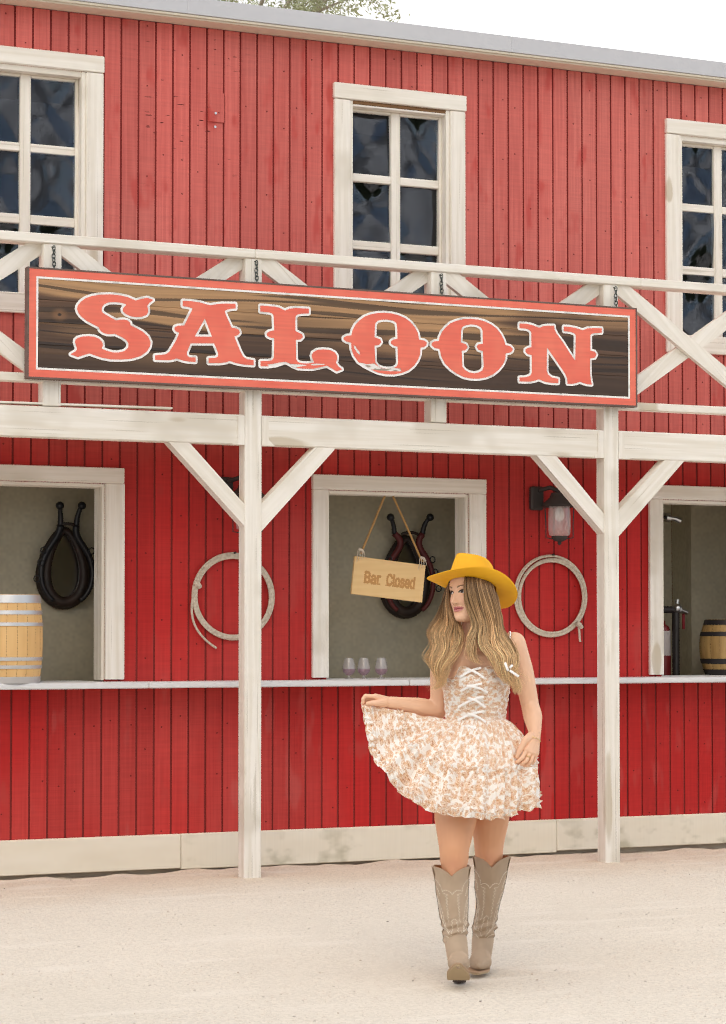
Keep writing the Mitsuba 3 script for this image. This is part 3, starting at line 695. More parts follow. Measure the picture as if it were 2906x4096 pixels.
# ------------------------------------------------------------------ glasses, barrels, fittings
for x, nm in ((5.376, 'stemless wine glass on the counter, leftmost of the three'), (5.476, 'stemless wine glass on the counter between the other two'), (5.595, 'stemless wine glass on the counter nearest the woman')):
    w = thing('wine_glass', nm, 'glass', 'wine glasses on the counter')
    c = [x, 0.95, 1.0925]
    add(w + '__bowl', lathe([(0.026, 0.128), (0.034, 0.10), (0.0395, 0.07), (0.0400, 0.060)], c, 24), 'clear_glass', True)
    add(w + '__lower_bowl', lathe([(0.0400, 0.060), (0.036, 0.042), (0.024, 0.027), (0.009, 0.020)], c, 24), 'lilac_glass', True)
    add(w + '__foot', lathe([(0.009, 0.0205), (0.007, 0.012), (0.016, 0.005), (0.027, 0.0012), (0.027, 0.0004), (0.002, 0.0004)], c, 24), 'clear_glass', True)


def barrel(cx, cy, z0, h, rmid, rend, wood, hoop, bands, label):
    b = thing('barrel', label, 'barrel', 'barrels on the counter')
    n = 20
    z = np.linspace(0, 1, 13)
    r = rend + (rmid - rend) * (1 - (2 * z - 1) ** 2)
    for k in range(n):
        a0, a1 = 2 * PI * k / n + 0.004, 2 * PI * (k + 1) / n - 0.004
        jr = 0.0012 * rng.standard_normal()
        pr = [(rr + jr, z0 + h * q) for rr, q in zip(r, z)] + [(rend - 0.016, z0 + h), (rend - 0.016, z0 + h - 0.02)]
        add(b + '__stave', lathe(pr, [cx, cy, 0], 3, a0, a1), wood, 40)
    add(b + '__inner_cask', lathe([(max(rr - 0.003, 0.01), z0 + h * q) for rr, q in zip(r, z)], [cx, cy, 0], 40), 'bare_timber', True)
    add(b + '__head', lathe([(0.001, z0 + h - 0.018), (rend - 0.010, z0 + h - 0.018)], [cx, cy, 0], 32), wood)
    for za, zb in bands:
        q = np.linspace(za, zb, 4)
        rr = rend + (rmid - rend) * (1 - (2 * q - 1) ** 2) + 0.0045
        add(b + '__hoop', lathe([(rr[0] - 0.004, z0 + h * za)] + [(x, z0 + h * y) for x, y in zip(rr, q)] + [(rr[-1] - 0.004, z0 + h * zb)], [cx, cy, 0], 48), hoop, 40)


barrel(3.145, 0.615, 1.0925, 0.497, 0.189, 0.170, 'oak_light', 'galvanised', [(0.0, 0.075), (0.165, 0.205), (0.255, 0.295), (0.645, 0.685), (0.775, 0.82), (0.905, 0.995)],
       'pale oak barrel with bright steel hoops on the counter')
barrel(8.265, 1.12, 1.0925, 0.375, 0.208, 0.165, 'oak_aged', 'hoop_dark', [(0.0, 0.10), (0.20, 0.29), (0.70, 0.775), (0.90, 0.995)],
       'aged barrel with dark hoops behind the right serving opening')
sp = thing('standpipe', 'dark standpipe with a chrome valve inside the right opening', 'pipe')
add(sp + '__riser', tube([[8.02, 1.42, 0.0], [8.02, 1.42, 1.53]], 0.026, 14), 'pipe_dark', True)
add(sp + '__branch', tube([[7.83, 1.42, 1.535], [8.06, 1.42, 1.535]], 0.024, 14), 'pipe_dark', True)
add(sp + '__valve', join([trimesh.creation.icosphere(subdivisions=2, radius=0.036).apply_translation([8.025, 1.41, 1.545]), tube([[8.025, 1.41, 1.57], [8.025, 1.41, 1.605]], 0.018, 10),
                          tube([[8.03, 1.37, 1.53], [8.08, 1.37, 1.515]], 0.016, 10)]), 'steel', 40)
add(sp + '__lever', box(8.055, 8.075, 1.385, 1.40, 1.40, 1.515, 0.004), 'red_enamel')
fe = thing('fire_extinguisher', 'dark red fire extinguisher with a pale label half hidden inside the right opening', 'extinguisher')
add(fe + '__cylinder', lathe([(0.001, 1.03), (0.052, 1.03), (0.056, 1.04), (0.056, 1.38), (0.042, 1.42), (0.018, 1.435), (0.018, 1.46), (0.001, 1.46)], [7.965, 1.50, 0], 24), 'red_enamel', 35)
add(fe + '__paper_label', lathe([(0.0568, 1.22), (0.0568, 1.39)], [7.965, 1.50, 0], 24), 'white_label', True)
add(fe + '__stand', join([box(7.925, 8.005, 1.46, 1.54, 0.0, 0.02, 0.003), tube([[7.965, 1.50, 0.01], [7.965, 1.50, 1.032]], 0.015, 10)]), 'pipe_dark')
wf = thing('wall_spigot', 'small chrome spigot on the wall inside the right opening', 'spigot')
add(wf + '__flange', tube([[7.90, 1.36, 2.165], [7.935, 1.36, 2.163]], 0.032, 16), 'steel', 35)
add(wf + '__spout', tube([[7.93, 1.36, 2.163], [7.98, 1.36, 2.158], [8.02, 1.36, 2.145]], [0.016, 0.018, 0.022], 12), 'steel', 35)
add(wf + '__bracket', tube([[7.57, 1.36, 2.165], [7.90, 1.36, 2.165]], 0.012, 10), 'pipe_dark', True)

# ------------------------------------------------------------------ tree beyond the roof
mat('bark', (0.30, 0.26, 0.20), 0.9)
tr = thing('tree', 'light green feathery tree showing above the roof', 'tree')
g = np.random.default_rng(21)
tx, ty = 13.2, 24.0
trunk = spline([[tx, ty, 0], [tx + 0.2, ty, 3.5], [tx - 0.1, ty + 0.2, 7.5], [tx + 0.1, ty, 12.0]], 30)
add(tr + '__trunk', tube(trunk, np.linspace(0.34, 0.12, 30), 10), 'bark', True)
limbs, tw, leaves = [], [], []
for k in range(26):
    z = g.uniform(7.0, 13.5)
    a = g.uniform(0, 2 * PI)
    R = g.uniform(1.6, 3.1)
    st = trunk[min(29, int(z / 12 * 25))]
    en = np.array([tx + R * math.cos(a), ty + R * math.sin(a), z + g.uniform(0.2, 1.8)])
    l = spline([st, (st + en) / 2 + [0, 0, 0.5], en], 10)
    limbs.append(tube(l, np.linspace(0.06, 0.012, 10), 5))
    for _ in range(26):
        b = l[g.integers(3, 10)]
        d = g.standard_normal(3) * [1.0, 1.0, 0.5]
        d[2] -= 0.35
        e = b + d * g.uniform(0.35, 0.75)
        s = spline([b, (b + e) / 2 + [0, 0, 0.10], e], 7)
        tw.append(tube(s, np.linspace(0.006, 0.003, 7), 3, caps=False))
        for _ in range(44):
            c = s[g.integers(1, 7)] + g.standard_normal(3) * 0.09
            u, w_ = g.standard_normal(3), g.standard_normal(3)
            u /= np.linalg.norm(u)
            w_ = np.cross(u, w_)
            w_ /= np.linalg.norm(w_)
            s1, s2 = g.uniform(0.035, 0.07), g.uniform(0.012, 0.022)
            leaves.append([c - u * s1, c + w_ * s2, c + u * s1, c - w_ * s2])
scene['tree_leaf'] = {'type': 'twosided', 'bsdf': {'type': 'principled', 'base_color': {'type': 'rgb', 'value': [0.36, 0.38, 0.22]}, 'roughness': 0.6}}
add(tr + '__limbs', join(limbs + tw), 'bark', True)
lv = np.array(leaves).reshape(-1, 3)
lf = np.arange(len(lv)).reshape(-1, 4)
add(tr + '__crown', trimesh.Trimesh(lv, np.vstack([lf[:, [0, 1, 2]], lf[:, [0, 2, 3]]]), process=False), 'tree_leaf')

# far trees on the other side of the yard, behind the camera: seen only mirrored in the upper windows
g = np.random.default_rng(5)
mat('far_foliage', mikit.proc(lambda p, n, uv: mix((0.06, 0.075, 0.04), (0.15, 0.17, 0.09), fbm(p.x * 1.5, p.y * 1.5, p.z * 1.5, 3))), 0.9)
for x, y, r in ((-34, -92, 5.5), (-14, -100, 6.0), (4, -90, 4.0), (19, -96, 5.5), (33, -88, 4.5), (50, -98, 6.5), (66, -90, 5), (84, -96, 6)):
    t = thing('far_tree', 'dark tree across the yard seen only mirrored in the upper windows', 'tree', 'trees across the yard')
    m = trimesh.creation.icosphere(subdivisions=4, radius=1.0)
    v = np.array(m.vertices)
    v *= (0.75 + 0.55 * meshkit.fbm(v * 2.3 + x, 4, seed=3))[:, None]
    add(t + '__crown', trimesh.Trimesh(v * [r, r * 0.8, r * 0.75] + [x, y, r * 0.95], m.faces, process=False), 'far_foliage', True)
    add(t + '__trunk', tube([[x, y, 0], [x + 0.2, y, r * 0.6]], [0.5, 0.3], 8), 'bark', True)

# ------------------------------------------------------------------ the woman: built in a frame of her own (x to her right-hand side in the picture, y away, z up)
WO, WA = np.array([3.95, -3.60, 0.0]), 0.4613
WM = np.array([[math.cos(WA), math.sin(WA), 0], [-math.sin(WA), math.cos(WA), 0], [0, 0, 1]])     # columns: x, y, z axes of her frame


def put(m):
    if not isinstance(m, trimesh.Trimesh):
        m = man(m)
    return trimesh.Trimesh(np.array(m.vertices) @ WM.T + WO, m.faces, process=False)


V = lambda *a: np.array(a, float)
S = lambda p, r, n=20: m3.Manifold.sphere(r, n).translate(list(map(float, p)))


def bone(*pr):
    return m3.Manifold.batch_hull([S(p, r) for p, r in pr])


def chain(pr):
    return [bone(a, b) for a, b in zip(pr[:-1], pr[1:])]


def fuse(parts):
    m = parts[0]
    for p in parts[1:]:
        m = m + p
    return m


def soft(m, length, it):
    t = man(m.refine_to_length(length))
    t.merge_vertices()
    trimesh.smoothing.filter_taubin(t, lamb=0.5, nu=0.51, iterations=it)
    return t


def solid(t):
    return m3.Manifold(m3.Mesh(np.array(t.vertices, np.float32), np.array(t.faces, np.uint32)))


# head frame
HC = np.array((0.0029, -0.015, 1.5329))
fw = V(-math.sin(math.radians(44)), -math.cos(math.radians(44)), 0.03)
fw /= np.linalg.norm(fw)
lf = V(math.cos(math.radians(44)), -math.sin(math.radians(44)), 0.085)
lf -= fw * (lf @ fw)
lf /= np.linalg.norm(lf)
upv = np.cross(fw, lf)
HM = np.stack([lf, fw, upv], 1)


def head_mesh():
    from scipy.interpolate import PchipInterpolator
    P = np.array([(-0.1185, 0.003, 0.052, -0.046), (-0.1165, 0.016, 0.066, -0.030), (-0.112, 0.027, 0.0755, -0.012), (-0.104, 0.036, 0.0795, 0.008), (-0.09, 0.047, 0.080, 0.032), (-0.07, 0.057, 0.0815, 0.056), (-0.045, 0.0655, 0.084, 0.075),
                  (-0.02, 0.0705, 0.0855, 0.088), (0.0, 0.073, 0.0865, 0.094), (0.02, 0.0745, 0.090, 0.096), (0.05, 0.073, 0.087, 0.094), (0.08, 0.062, 0.072, 0.082), (0.10, 0.044, 0.05, 0.06), (0.110, 0.020, 0.022, 0.032), (0.113, 0.002, 0.0, 0.01)])
    f = [PchipInterpolator(P[:, 0], P[:, k]) for k in (1, 2, 3)]
    zs = np.linspace(-0.1185, 0.113, 190)
    th = np.linspace(0, 2 * PI, 260, endpoint=False)
    th = th - 0.45 * np.sin(th)                                     # dense where th = 0, the face
    a, fr, bk = (q(zs)[:, None] for q in f)
    cy, hy = (fr - bk) / 2, (fr + bk) / 2
    x = a * np.sign(np.sin(th)) * np.abs(np.sin(th)) ** 0.9
    y = cy + hy * np.sign(np.cos(th)) * np.abs(np.cos(th)) ** 0.92
    z = np.broadcast_to(zs[:, None], x.shape).copy()
    front = np.clip((y - 0.03) / 0.03, 0, 1)
    gs = lambda x0, z0, sx, sz: np.exp(-((x - x0) / sx) ** 2 - ((z - z0) / sz) ** 2)
    ax = np.abs(x)
    nose = np.exp(-(x / 0.0085) ** 2) * np.interp(z, [-0.056, -0.049, -0.041, -0.02, 0.004, 0.02], [0, 0.015, 0.0275, 0.017, 0.006, 0.0])
    wings = np.exp(-((ax - 0.0125) / 0.0055) ** 2 - ((z + 0.043) / 0.007) ** 2) * 0.010
    socket = -0.010 * np.exp(-((ax - 0.031) / 0.017) ** 2 - ((z - 0.001) / 0.011) ** 2)
    ball = 0.0065 * np.exp(-((ax - 0.031) / 0.0125) ** 2 - ((z - 0.001) / 0.0085) ** 2)
    brow = 0.004 * np.exp(-((ax - 0.028) / 0.02) ** 2 - ((z - 0.021) / 0.008) ** 2)
    cheek = 0.006 * np.exp(-((ax - 0.040) / 0.018) ** 2 - ((z + 0.033) / 0.018) ** 2)
    lips = np.exp(-(x / 0.021) ** 4) * (0.0055 * np.exp(-((z + 0.0615) / 0.0045) ** 2) + 0.0065 * np.exp(-((z + 0.0725) / 0.005) ** 2) - 0.0045 * np.exp(-((z + 0.0665) / 0.0016) ** 2))
    under = -0.004 * gs(0, -0.084, 0.02, 0.005)
    chin = 0.006 * gs(0, -0.101, 0.016, 0.011)
    side = -0.004 * np.exp(-((ax - 0.026) / 0.006) ** 2 - ((z + 0.063) / 0.010) ** 2)
    y = y + front * (nose + wings + socket + ball + brow + cheek + lips + under + chin + side)
    v = np.stack([x, y, z], -1).transpose(1, 0, 2)
    m = grid(v, closed_u=True)
    n0 = len(m.vertices)
    nz = len(zs)
    vv = np.vstack([m.vertices, [[0, (0.052 + 0.046) / 2, -0.1187], [0, -0.005, 0.1132]]])
    j = np.arange(len(th))
    j2 = (j + 1) % len(th)
    lo = np.stack([j * 0 + n0, j2 * nz, j * nz], 1)
    hi = np.stack([j * 0 + n0 + 1, j * nz + nz - 1, j2 * nz + nz - 1], 1)
    t = trimesh.Trimesh(vv, np.vstack([m.faces, lo, hi]), process=False)
    if t.volume < 0:
        t.invert()
    # ears
    out = [solid(t)]
    for s in (-1, 1):
        e = m3.Manifold.sphere(1.0, 24).scale([0.010, 0.018, 0.031]).rotate([0, 0, s * 14]).translate([s * 0.072, -0.012, -0.012])
        out.append(e)
    h = fuse(out)
    q = man(h)
    q.vertices = np.array(q.vertices) @ HM.T + HC
    if np.linalg.det(HM) < 0:
        q.invert()
    return solid(q)


# joints
sh_r, el_r, wr_r = V(*(-0.1143, 0.01, 1.3348)), V(*(-0.1267, 0.075, 1.0597)), V(*(-0.3269, -0.03, 1.0942))
sh_l, el_l, wr_l = V(*(0.1777, 0.02, 1.3308)), V(*(0.2416, 0.03, 1.079)), V(*(0.2583, -0.075, 0.9731))
hip_r, kn_r, an_r = V(*(-0.0505, -0.01, 0.8433)), V(*(-0.0644, -0.115, 0.474)), V(*(-0.0606, -0.17, 0.1742))
hip_l, kn_l, an_l = V(*(0.084, 0.02, 0.8419)), V(*(0.0746, 0.07, 0.4719)), V(*(0.0472, 0.17, 0.1383))
nk0, nk1 = V(*(0.0207, 0.02, 1.3489)), V(*(0.0188, 0.012, 1.4356))
che = V(*(0.0235, 0.0, 1.2645))
wst = V(*(0.018, 0.0, 1.0355))
body = []
body += [bone((sh_r + V(0.02, 0, -0.004), 0.043), (sh_l + V(-0.02, 0, -0.004), 0.043), (che + V(-0.07, 0.0, 0.02), 0.066), (che + V(0.07, 0.0, 0.02), 0.066))]
body += [bone((che + V(-0.062, -0.005, 0), 0.068), (che + V(0.062, -0.005, 0), 0.068), (wst + V(-0.045, 0, 0), 0.066), (wst + V(0.045, 0, 0), 0.066))]
for s in (-1, 1):
    body += [bone((che + V(s * 0.062, -0.045, -0.075), 0.056), (che + V(s * 0.055, -0.01, 0.02), 0.05))]
body += [bone((wst + V(-0.045, 0, 0), 0.066), (wst + V(0.045, 0, 0), 0.066), (hip_r + V(0, 0.01, 0.03), 0.088), (hip_l + V(0, 0.01, 0.03), 0.088))]
tz = nk0 + V(0, 0.012, -0.02)
body += [bone((tz, 0.052), (sh_r + V(0.035, 0.012, 0.002), 0.034), (sh_l + V(-0.035, 0.012, 0.002), 0.034))]
body += [bone((nk0 + V(0, 0, -0.03), 0.053), (nk1, 0.048)), bone((nk1, 0.048), (HC + V(0.0, 0.015, -0.04), 0.047))]
for s, e in ((sh_r, -1), (sh_l, 1)):                                   # collar bones
    body += [bone((V(nk0[0] + e * 0.022, -0.058, nk0[2] - 0.037), 0.012), (s + V(-e * 0.035, -0.022, 0.026), 0.012))]
for sh, el, wr in ((sh_r, el_r, wr_r), (sh_l, el_l, wr_l)):
    um = sh * 0.55 + el * 0.45 + V(0.008 if sh is sh_l else 0.0, 0, 0)
    body += [bone((sh, 0.047), (um, 0.0415)), bone((um, 0.0415), (el, 0.0365))]
    fa = el * 0.62 + wr * 0.38 + V(0.003 if sh is sh_l else 0.0, 0, 0)
    body += [bone((el, 0.0365), (fa, 0.0385)), bone((fa, 0.0385), (wr, 0.0235))]
for hp, kn, an, k in ((hip_r, kn_r, an_r, 1.0), (hip_l, kn_l, an_l, 0.94)):
    mid = hp * 0.45 + kn * 0.55
    body += [bone((hp, 0.093), (mid, 0.086 * k)), bone((mid, 0.086 * k), (kn + V(0, 0, 0.05), 0.060)), bone((kn + V(0, 0, 0.05), 0.060), (kn, 0.0565))]
    body += [bone((kn + V(0, -0.020, 0.005), 0.038), (kn + V(0, -0.016, -0.03), 0.036))]
    cf = kn * 0.68 + an * 0.32
    body += [bone((kn, 0.054), (cf + V(0, 0.004, 0), 0.043)), bone((cf + V(0, 0.004, 0), 0.043), (an, 0.030))]
bm = solid(soft(fuse(body), 0.011, 26))

# hands: palm and five separate fingers each
def hand(wr, knuckles, fingers, thumb, rr=0.0078):
    ps = [bone((wr, 0.0225), (knuckles[0], 0.0125), (knuckles[1], 0.0125), (knuckles[2], 0.0120), (knuckles[3], 0.0110))]
    for kx, fs in zip(knuckles, fingers):
        k = 0.86 if fs is fingers[3] else 1.0
        ps += chain([(kx, rr * 1.25 * k)] + [(p, rr * q * k) for p, q in zip(fs, (1.08, 0.95, 0.82))])
    ps += chain([(wr * 0.55 + thumb[0] * 0.45, 0.019), (thumb[0], 0.0140), (thumb[1], 0.0105), (thumb[2], 0.0085)])
    return solid(soft(fuse(ps), 0.0032, 8))


hr = hand(wr_r, [V(*(-0.3791, -0.055, 1.1179)), V(*(-0.3849, -0.036, 1.1103)), V(*(-0.3867, -0.018, 1.1017)), V(*(-0.3844, -0.002, 1.0922))],
          [[V(*(-0.4191, -0.058, 1.1209)), V(*(-0.4289, -0.062, 1.108)), V(*(-0.4285, -0.06, 1.094))],
           [V(*(-0.4241, -0.036, 1.1082)), V(*(-0.4313, -0.044, 1.0914)), V(*(-0.4277, -0.046, 1.0745))],
           [V(*(-0.4241, -0.016, 1.0946)), V(*(-0.4307, -0.026, 1.0748)), V(*(-0.4264, -0.03, 1.0619))],
           [V(*(-0.4209, 0.002, 1.082)), V(*(-0.4283, -0.012, 1.0633)), V(*(-0.426, -0.018, 1.0525))]],
          [V(*(-0.3666, -0.066, 1.0932)), V(*(-0.3903, -0.074, 1.0934)), V(*(-0.4096, -0.068, 1.0902))])
hl = hand(wr_l, [V(*(0.2217, -0.14, 0.9109)), V(*(0.2356, -0.135, 0.9018)), V(*(0.2508, -0.121, 0.8971)), V(*(0.2623, -0.101, 0.8951))],
          [[V(*(0.2055, -0.155, 0.8802)), V(*(0.1859, -0.153, 0.8643)), V(*(0.1722, -0.145, 0.8579))],
           [V(*(0.2213, -0.153, 0.8693)), V(*(0.2047, -0.147, 0.8561)), V(*(0.1882, -0.135, 0.8534))],
           [V(*(0.2374, -0.139, 0.8636)), V(*(0.2227, -0.133, 0.8504)), V(*(0.2062, -0.123, 0.8497))],
           [V(*(0.2528, -0.117, 0.8653)), V(*(0.2381, -0.113, 0.8482)), V(*(0.2164, -0.109, 0.844))]],
          [V(*(0.218, -0.135, 0.9481)), V(*(0.1969, -0.147, 0.9112)), V(*(0.185, -0.147, 0.8836))])
whole = bm + head_mesh() + hr + hl


KNEES = [tuple(float(x) for x in WM @ (k + V(0, -0.05, -0.012)) + WO) for k in (kn_r, kn_l)]


def skin(p, n, uv):
    q = p - mi.Vector3f(*[float(x) for x in (WM @ HC + WO)])
    A = (WM @ HM)
    hx, hy, hz = (q.x * float(A[0, k]) + q.y * float(A[1, k]) + q.z * float(A[2, k]) for k in range(3))
    c = mix((0.74, 0.445, 0.285), (0.79, 0.50, 0.335), noise(p.x * 14, p.y * 14, p.z * 14))
    legs = 1 - smoothstep(0.62, 0.75, p.z)
    c = mix(c, (0.66, 0.325, 0.170), legs * 0.85)
    for kx, ky, kz in KNEES:
        c = mix(c, (0.50, 0.20, 0.125), dr.exp(-(dr.square((p.x - kx) / 0.035) + dr.square((p.y - ky) / 0.035) + dr.square((p.z - kz) / 0.030))) * 0.40)
    face = (hy > 0.045) & (dr.abs(hz) < 0.125) & (dr.abs(hx) < 0.08)
    ax = dr.abs(hx)
    g = lambda u, w, su, sw: dr.exp(-dr.square(u / su) - dr.square(w / sw))
    fc = mix(c, (0.66, 0.27, 0.20), g(ax - 0.042, hz + 0.035, 0.017, 0.016) * 0.35)
    # brows
    by_ = hz - 0.0195 - 0.0055 * smoothstep(0.012, 0.034, ax) + 0.006 * smoothstep(0.034, 0.050, ax)
    fc = mix(fc, (0.12, 0.058, 0.03), (1 - smoothstep(0.0020, 0.0042, dr.abs(by_))) * smoothstep(0.010, 0.016, ax) * (1 - smoothstep(0.044, 0.050, ax)) * 0.8)
    # eyes, looking to her right
    eu, ew = ax - 0.0315, hz - 0.001
    lid = 0.0058 * (1 - dr.square(eu / 0.0155))
    open_ = (1 - smoothstep(-0.0004, 0.0006, dr.abs(ew) - lid)) * (dr.abs(eu) < 0.0155)
    gaze = dr.select(hx > 0, -0.0045, 0.0045)
    ir = dr.sqrt(dr.square(eu - gaze) + dr.square(ew - 0.0006))
    eye = mix((0.74, 0.70, 0.67), (0.045, 0.022, 0.013), 1 - smoothstep(0.0053, 0.0062, ir))
    eye = mix(eye, (0.01, 0.008, 0.008), 1 - smoothstep(0.0018, 0.0024, ir))
    fc = mix(fc, eye, open_)
    lash = (1 - smoothstep(0.0019, 0.0038, dr.abs(ew - dr.maximum(lid, -0.001) - 0.0006))) * (dr.abs(eu) < 0.0185)
    fc = mix(fc, (0.015, 0.010, 0.009), lash)
    low = (1 - smoothstep(0.0003, 0.0012, dr.abs(ew + lid))) * (dr.abs(eu) < 0.0155)
    fc = mix(fc, (0.10, 0.05, 0.035), low * 0.7)
    fc = mix(fc, (0.34, 0.165, 0.10), g(eu, ew - 0.0098, 0.014, 0.0028) * 0.45)
    # lips
    mz = hz + 0.0665 - 2.0 * hx * hx
    half = dr.sqrt(dr.maximum(1 - dr.square(hx / 0.0275), 0.0))
    upl = 0.0095 * half * (1 - 0.16 * dr.exp(-dr.square(hx / 0.004)))
    lol = 0.0120 * half
    lip = (1 - smoothstep(-0.0006, 0.0008, dr.select(mz > 0, mz - upl, -mz - lol))) * (half > 0.02)
    fc = mix(fc, mix((0.50, 0.165, 0.165), (0.60, 0.235, 0.23), smoothstep(0.0, 0.008, -mz)), lip)
    fc = mix(fc, (0.16, 0.035, 0.035), (1 - smoothstep(0.0004, 0.0013, dr.abs(mz))) * (dr.abs(hx) < 0.0265) * 0.9)
    fc = mix(fc, (0.20, 0.08, 0.05), g(ax - 0.0078, hz + 0.0475, 0.0036, 0.0018) * 0.8)
    return dr.select(face, fc, c)


mat('skin', mikit.proc(skin), 0.42, specular=0.45)
who = thing('person', 'woman in a yellow cowboy hat, floral mini dress and tan boots lifting her skirt', 'person')
add(who + '__body', put(whole), 'skin', 50)

# ------------------------------------------------------------------ dress
def print_flowers(p, n, uv):
    u, v = uv.x, uv.y
    wob = fbm(u * 60, v * 60, 3, 2) * 0.012
    c = mi.Color3f(0.83, 0.80, 0.755)
    for k, (s, ox, keep) in enumerate(((40.0, 0.0, 0.26), (72.0, 3.7, 0.48))):
        d1, d2, r = voronoi((u + wob) * s + ox, (v + wob * 0.7) * s + ox * 1.3)
        on = (r > keep)
        rag = d1 + 0.20 * (noise(u * 300, v * 300, k) - 0.5)
        petal = (1 - smoothstep(0.38, 0.46, rag)) * on
        c = mix(c, mix((0.83, 0.66, 0.46), (0.82, 0.56, 0.33), r), petal * 0.42)
        edge = (1 - smoothstep(0.02, 0.07, dr.abs(rag - 0.42))) * on
        ring = (1 - smoothstep(0.02, 0.06, dr.abs(rag - 0.24))) * on
        c = mix(c, (0.56, 0.27, 0.10), dr.maximum(edge * 0.75, ring * 0.6))
        c = mix(c, (0.45, 0.16, 0.05), (1 - smoothstep(0.08, 0.18, d1)) * on * 0.9)
    stem = 1 - smoothstep(0.012, 0.035, dr.abs(noise(u * 62 + 5, v * 62, 9) - 0.5))
    return mix(c, (0.60, 0.38, 0.22), stem * 0.4)


for nm, rel in (('floral_cotton', lambda p, n, uv: fbm(uv.x * 90, uv.y * 90, 2, 3) * 0.0022), ('floral_ruched', lambda p, n, uv: fbm(uv.x * 28, uv.y * 260, 2, 3) * 0.006)):
    mat(nm, mikit.proc(print_flowers), 0.85, rel, 1.0, sheen=0.3)
mat('white_ribbon', (0.86, 0.85, 0.84), 0.5)
UC = (0.0233, 0.0, 1.164)[0]
BW = [(1.255, 0.100, 0.088, 0.075), (1.225, 0.124, 0.108, 0.082), (1.175, 0.138, 0.124, 0.085), (1.12, 0.131, 0.108, 0.082), (1.07, 0.1245, 0.094, 0.078), (1.03, 0.121, 0.090, 0.076), (0.98, 0.130, 0.095, 0.085)]
BW = np.array(BW[::-1])


def bod(w):
    from scipy.interpolate import PchipInterpolator
    return [PchipInterpolator(BW[:, 0], BW[:, k])(w) for k in (1, 2, 3)]


def bod_front(u, w, out=0.005):
    a, f, b = bod(w)
    return -(f + out) * math.sqrt(max(0.05, 1 - ((u - UC) / (a + out)) ** 2))


ph = np.linspace(-PI, PI, 241)[:-1]
side = np.abs(ph)
uu = 0.13 * np.sin(ph)
top = np.where(side < PI / 2, 1.2345 - 0.016 * np.exp(-(uu / 0.022) ** 2) + 0.006 * np.exp(-((np.abs(uu) - 0.06) / 0.03) ** 2), 1.2345 - 0.02 * np.clip((side - PI / 2) / 0.8, 0, 1))
tt = np.linspace(0, 1, 90)
W_ = top[:, None] + (1.022 - top[:, None]) * tt[None]
a_, f_, b_ = bod(W_)
PH = np.broadcast_to(ph[:, None], W_.shape)
pn = np.stack([np.cos(PH) * 2.2, np.sin(PH) * 2.2, W_ * 75], -1)
pn2 = np.stack([np.cos(PH) * 7, np.sin(PH) * 7, W_ * 140], -1)
ruch = ((meshkit.noise(pn, 3) - 0.5) * 0.0080 + (meshkit.noise(pn2, 5) - 0.5) * 0.0042) * np.clip((1.215 - W_) / 0.03, 0.12, 1)
a_, f_, b_ = a_ + ruch, f_ + ruch, b_ + ruch
bust = 0.010 * np.exp(-((np.abs(np.sin(PH)) - 0.45) / 0.25) ** 2 - ((W_ - 1.175) / 0.035) ** 2) * (np.cos(PH) > 0)
X_ = UC + a_ * np.sin(PH)
Y_ = np.where(np.cos(PH) > 0, -(f_ + bust) * np.cos(PH), -b_ * np.cos(PH))
bv = np.stack([X_, Y_, W_], -1)
buv = np.stack([PH * 0.135, W_ * 1.6], -1).reshape(-1, 2)
dre = add(who + '__dress', put(grid(bv, closed_u=True)), 'floral_ruched', True, uv=buv, label='white mini dress printed with orange flowers, ruched at the bust')

# skirt: spokes from waist to hem, the hem drawn up into her hand on the left of the picture
hem_k = [(-180, V(UC, 0.25, 0.66)), (-140, V(*(-0.1105, 0.21, 0.748))), (-108, V(*(-0.2463, 0.1, 0.8972))), (-88, V(*(-0.4184, -0.052, 1.0887))), (-76, V(*(-0.4028, -0.085, 0.9912))), (-66, V(*(-0.3823, -0.12, 0.9134))), (-56, V(*(-0.3402, -0.155, 0.8433))), (-45, V(*(-0.2778, -0.19, 0.767))),
         (-34, V(*(-0.214, -0.225, 0.7227))), (-22, V(*(-0.1509, -0.25, 0.6898))), (0, V(*(-0.0367, -0.275, 0.6727))), (22, V(*(0.0771, -0.26, 0.6603))), (45, V(*(0.1637, -0.205, 0.6717))), (74, V(*(0.2532, -0.09, 0.7063))), (108, V(*(0.2483, 0.09, 0.7169))), (142, V(*(0.1615, 0.21, 0.7284))), (180, V(UC, 0.25, 0.66))]
from scipy.interpolate import PchipInterpolator, CubicSpline
hk = np.radians([k for k, _ in hem_k])
hp = np.array([p for _, p in hem_k])
NS, NT = 720, 70
ps = np.linspace(-PI, PI, NS + 1)[:-1]
hem = np.stack([PchipInterpolator(hk, hp[:, k])(ps) for k in range(3)], 1)
bul = np.interp(np.degrees(ps), [-180, -110, -92, -84, -70, -45, 0, 45, 80, 110, 180], [0.03, 0.0, -0.004, -0.004, 0.0, 0.018, 0.034, 0.042, 0.05, 0.05, 0.03])
a0, f0, b0 = bod(1.026)
wai = np.stack([UC + (a0 + 0.001) * np.sin(ps), np.where(np.cos(ps) > 0, -(f0 + 0.001) * np.cos(ps), -(b0 + 0.001) * np.cos(ps)), np.full(NS, 1.026)], 1)
outw = np.stack([np.sin(ps), -np.cos(ps), np.full(NS, 0.35)], 1)
outw /= np.linalg.norm(outw, axis=1, keepdims=True)
t1 = np.linspace(0, 1, NT)
sk = wai[:, None] + (hem - wai)[:, None] * t1[None, :, None] + (bul[:, None] * 4 * t1[None] * (1 - t1[None]))[..., None] * outw[:, None]
hand_near = np.exp(-((np.degrees(ps) + 88) / 16) ** 2)
arc = np.concatenate([[0], np.cumsum(np.linalg.norm(np.diff(hem, axis=0), axis=1))])


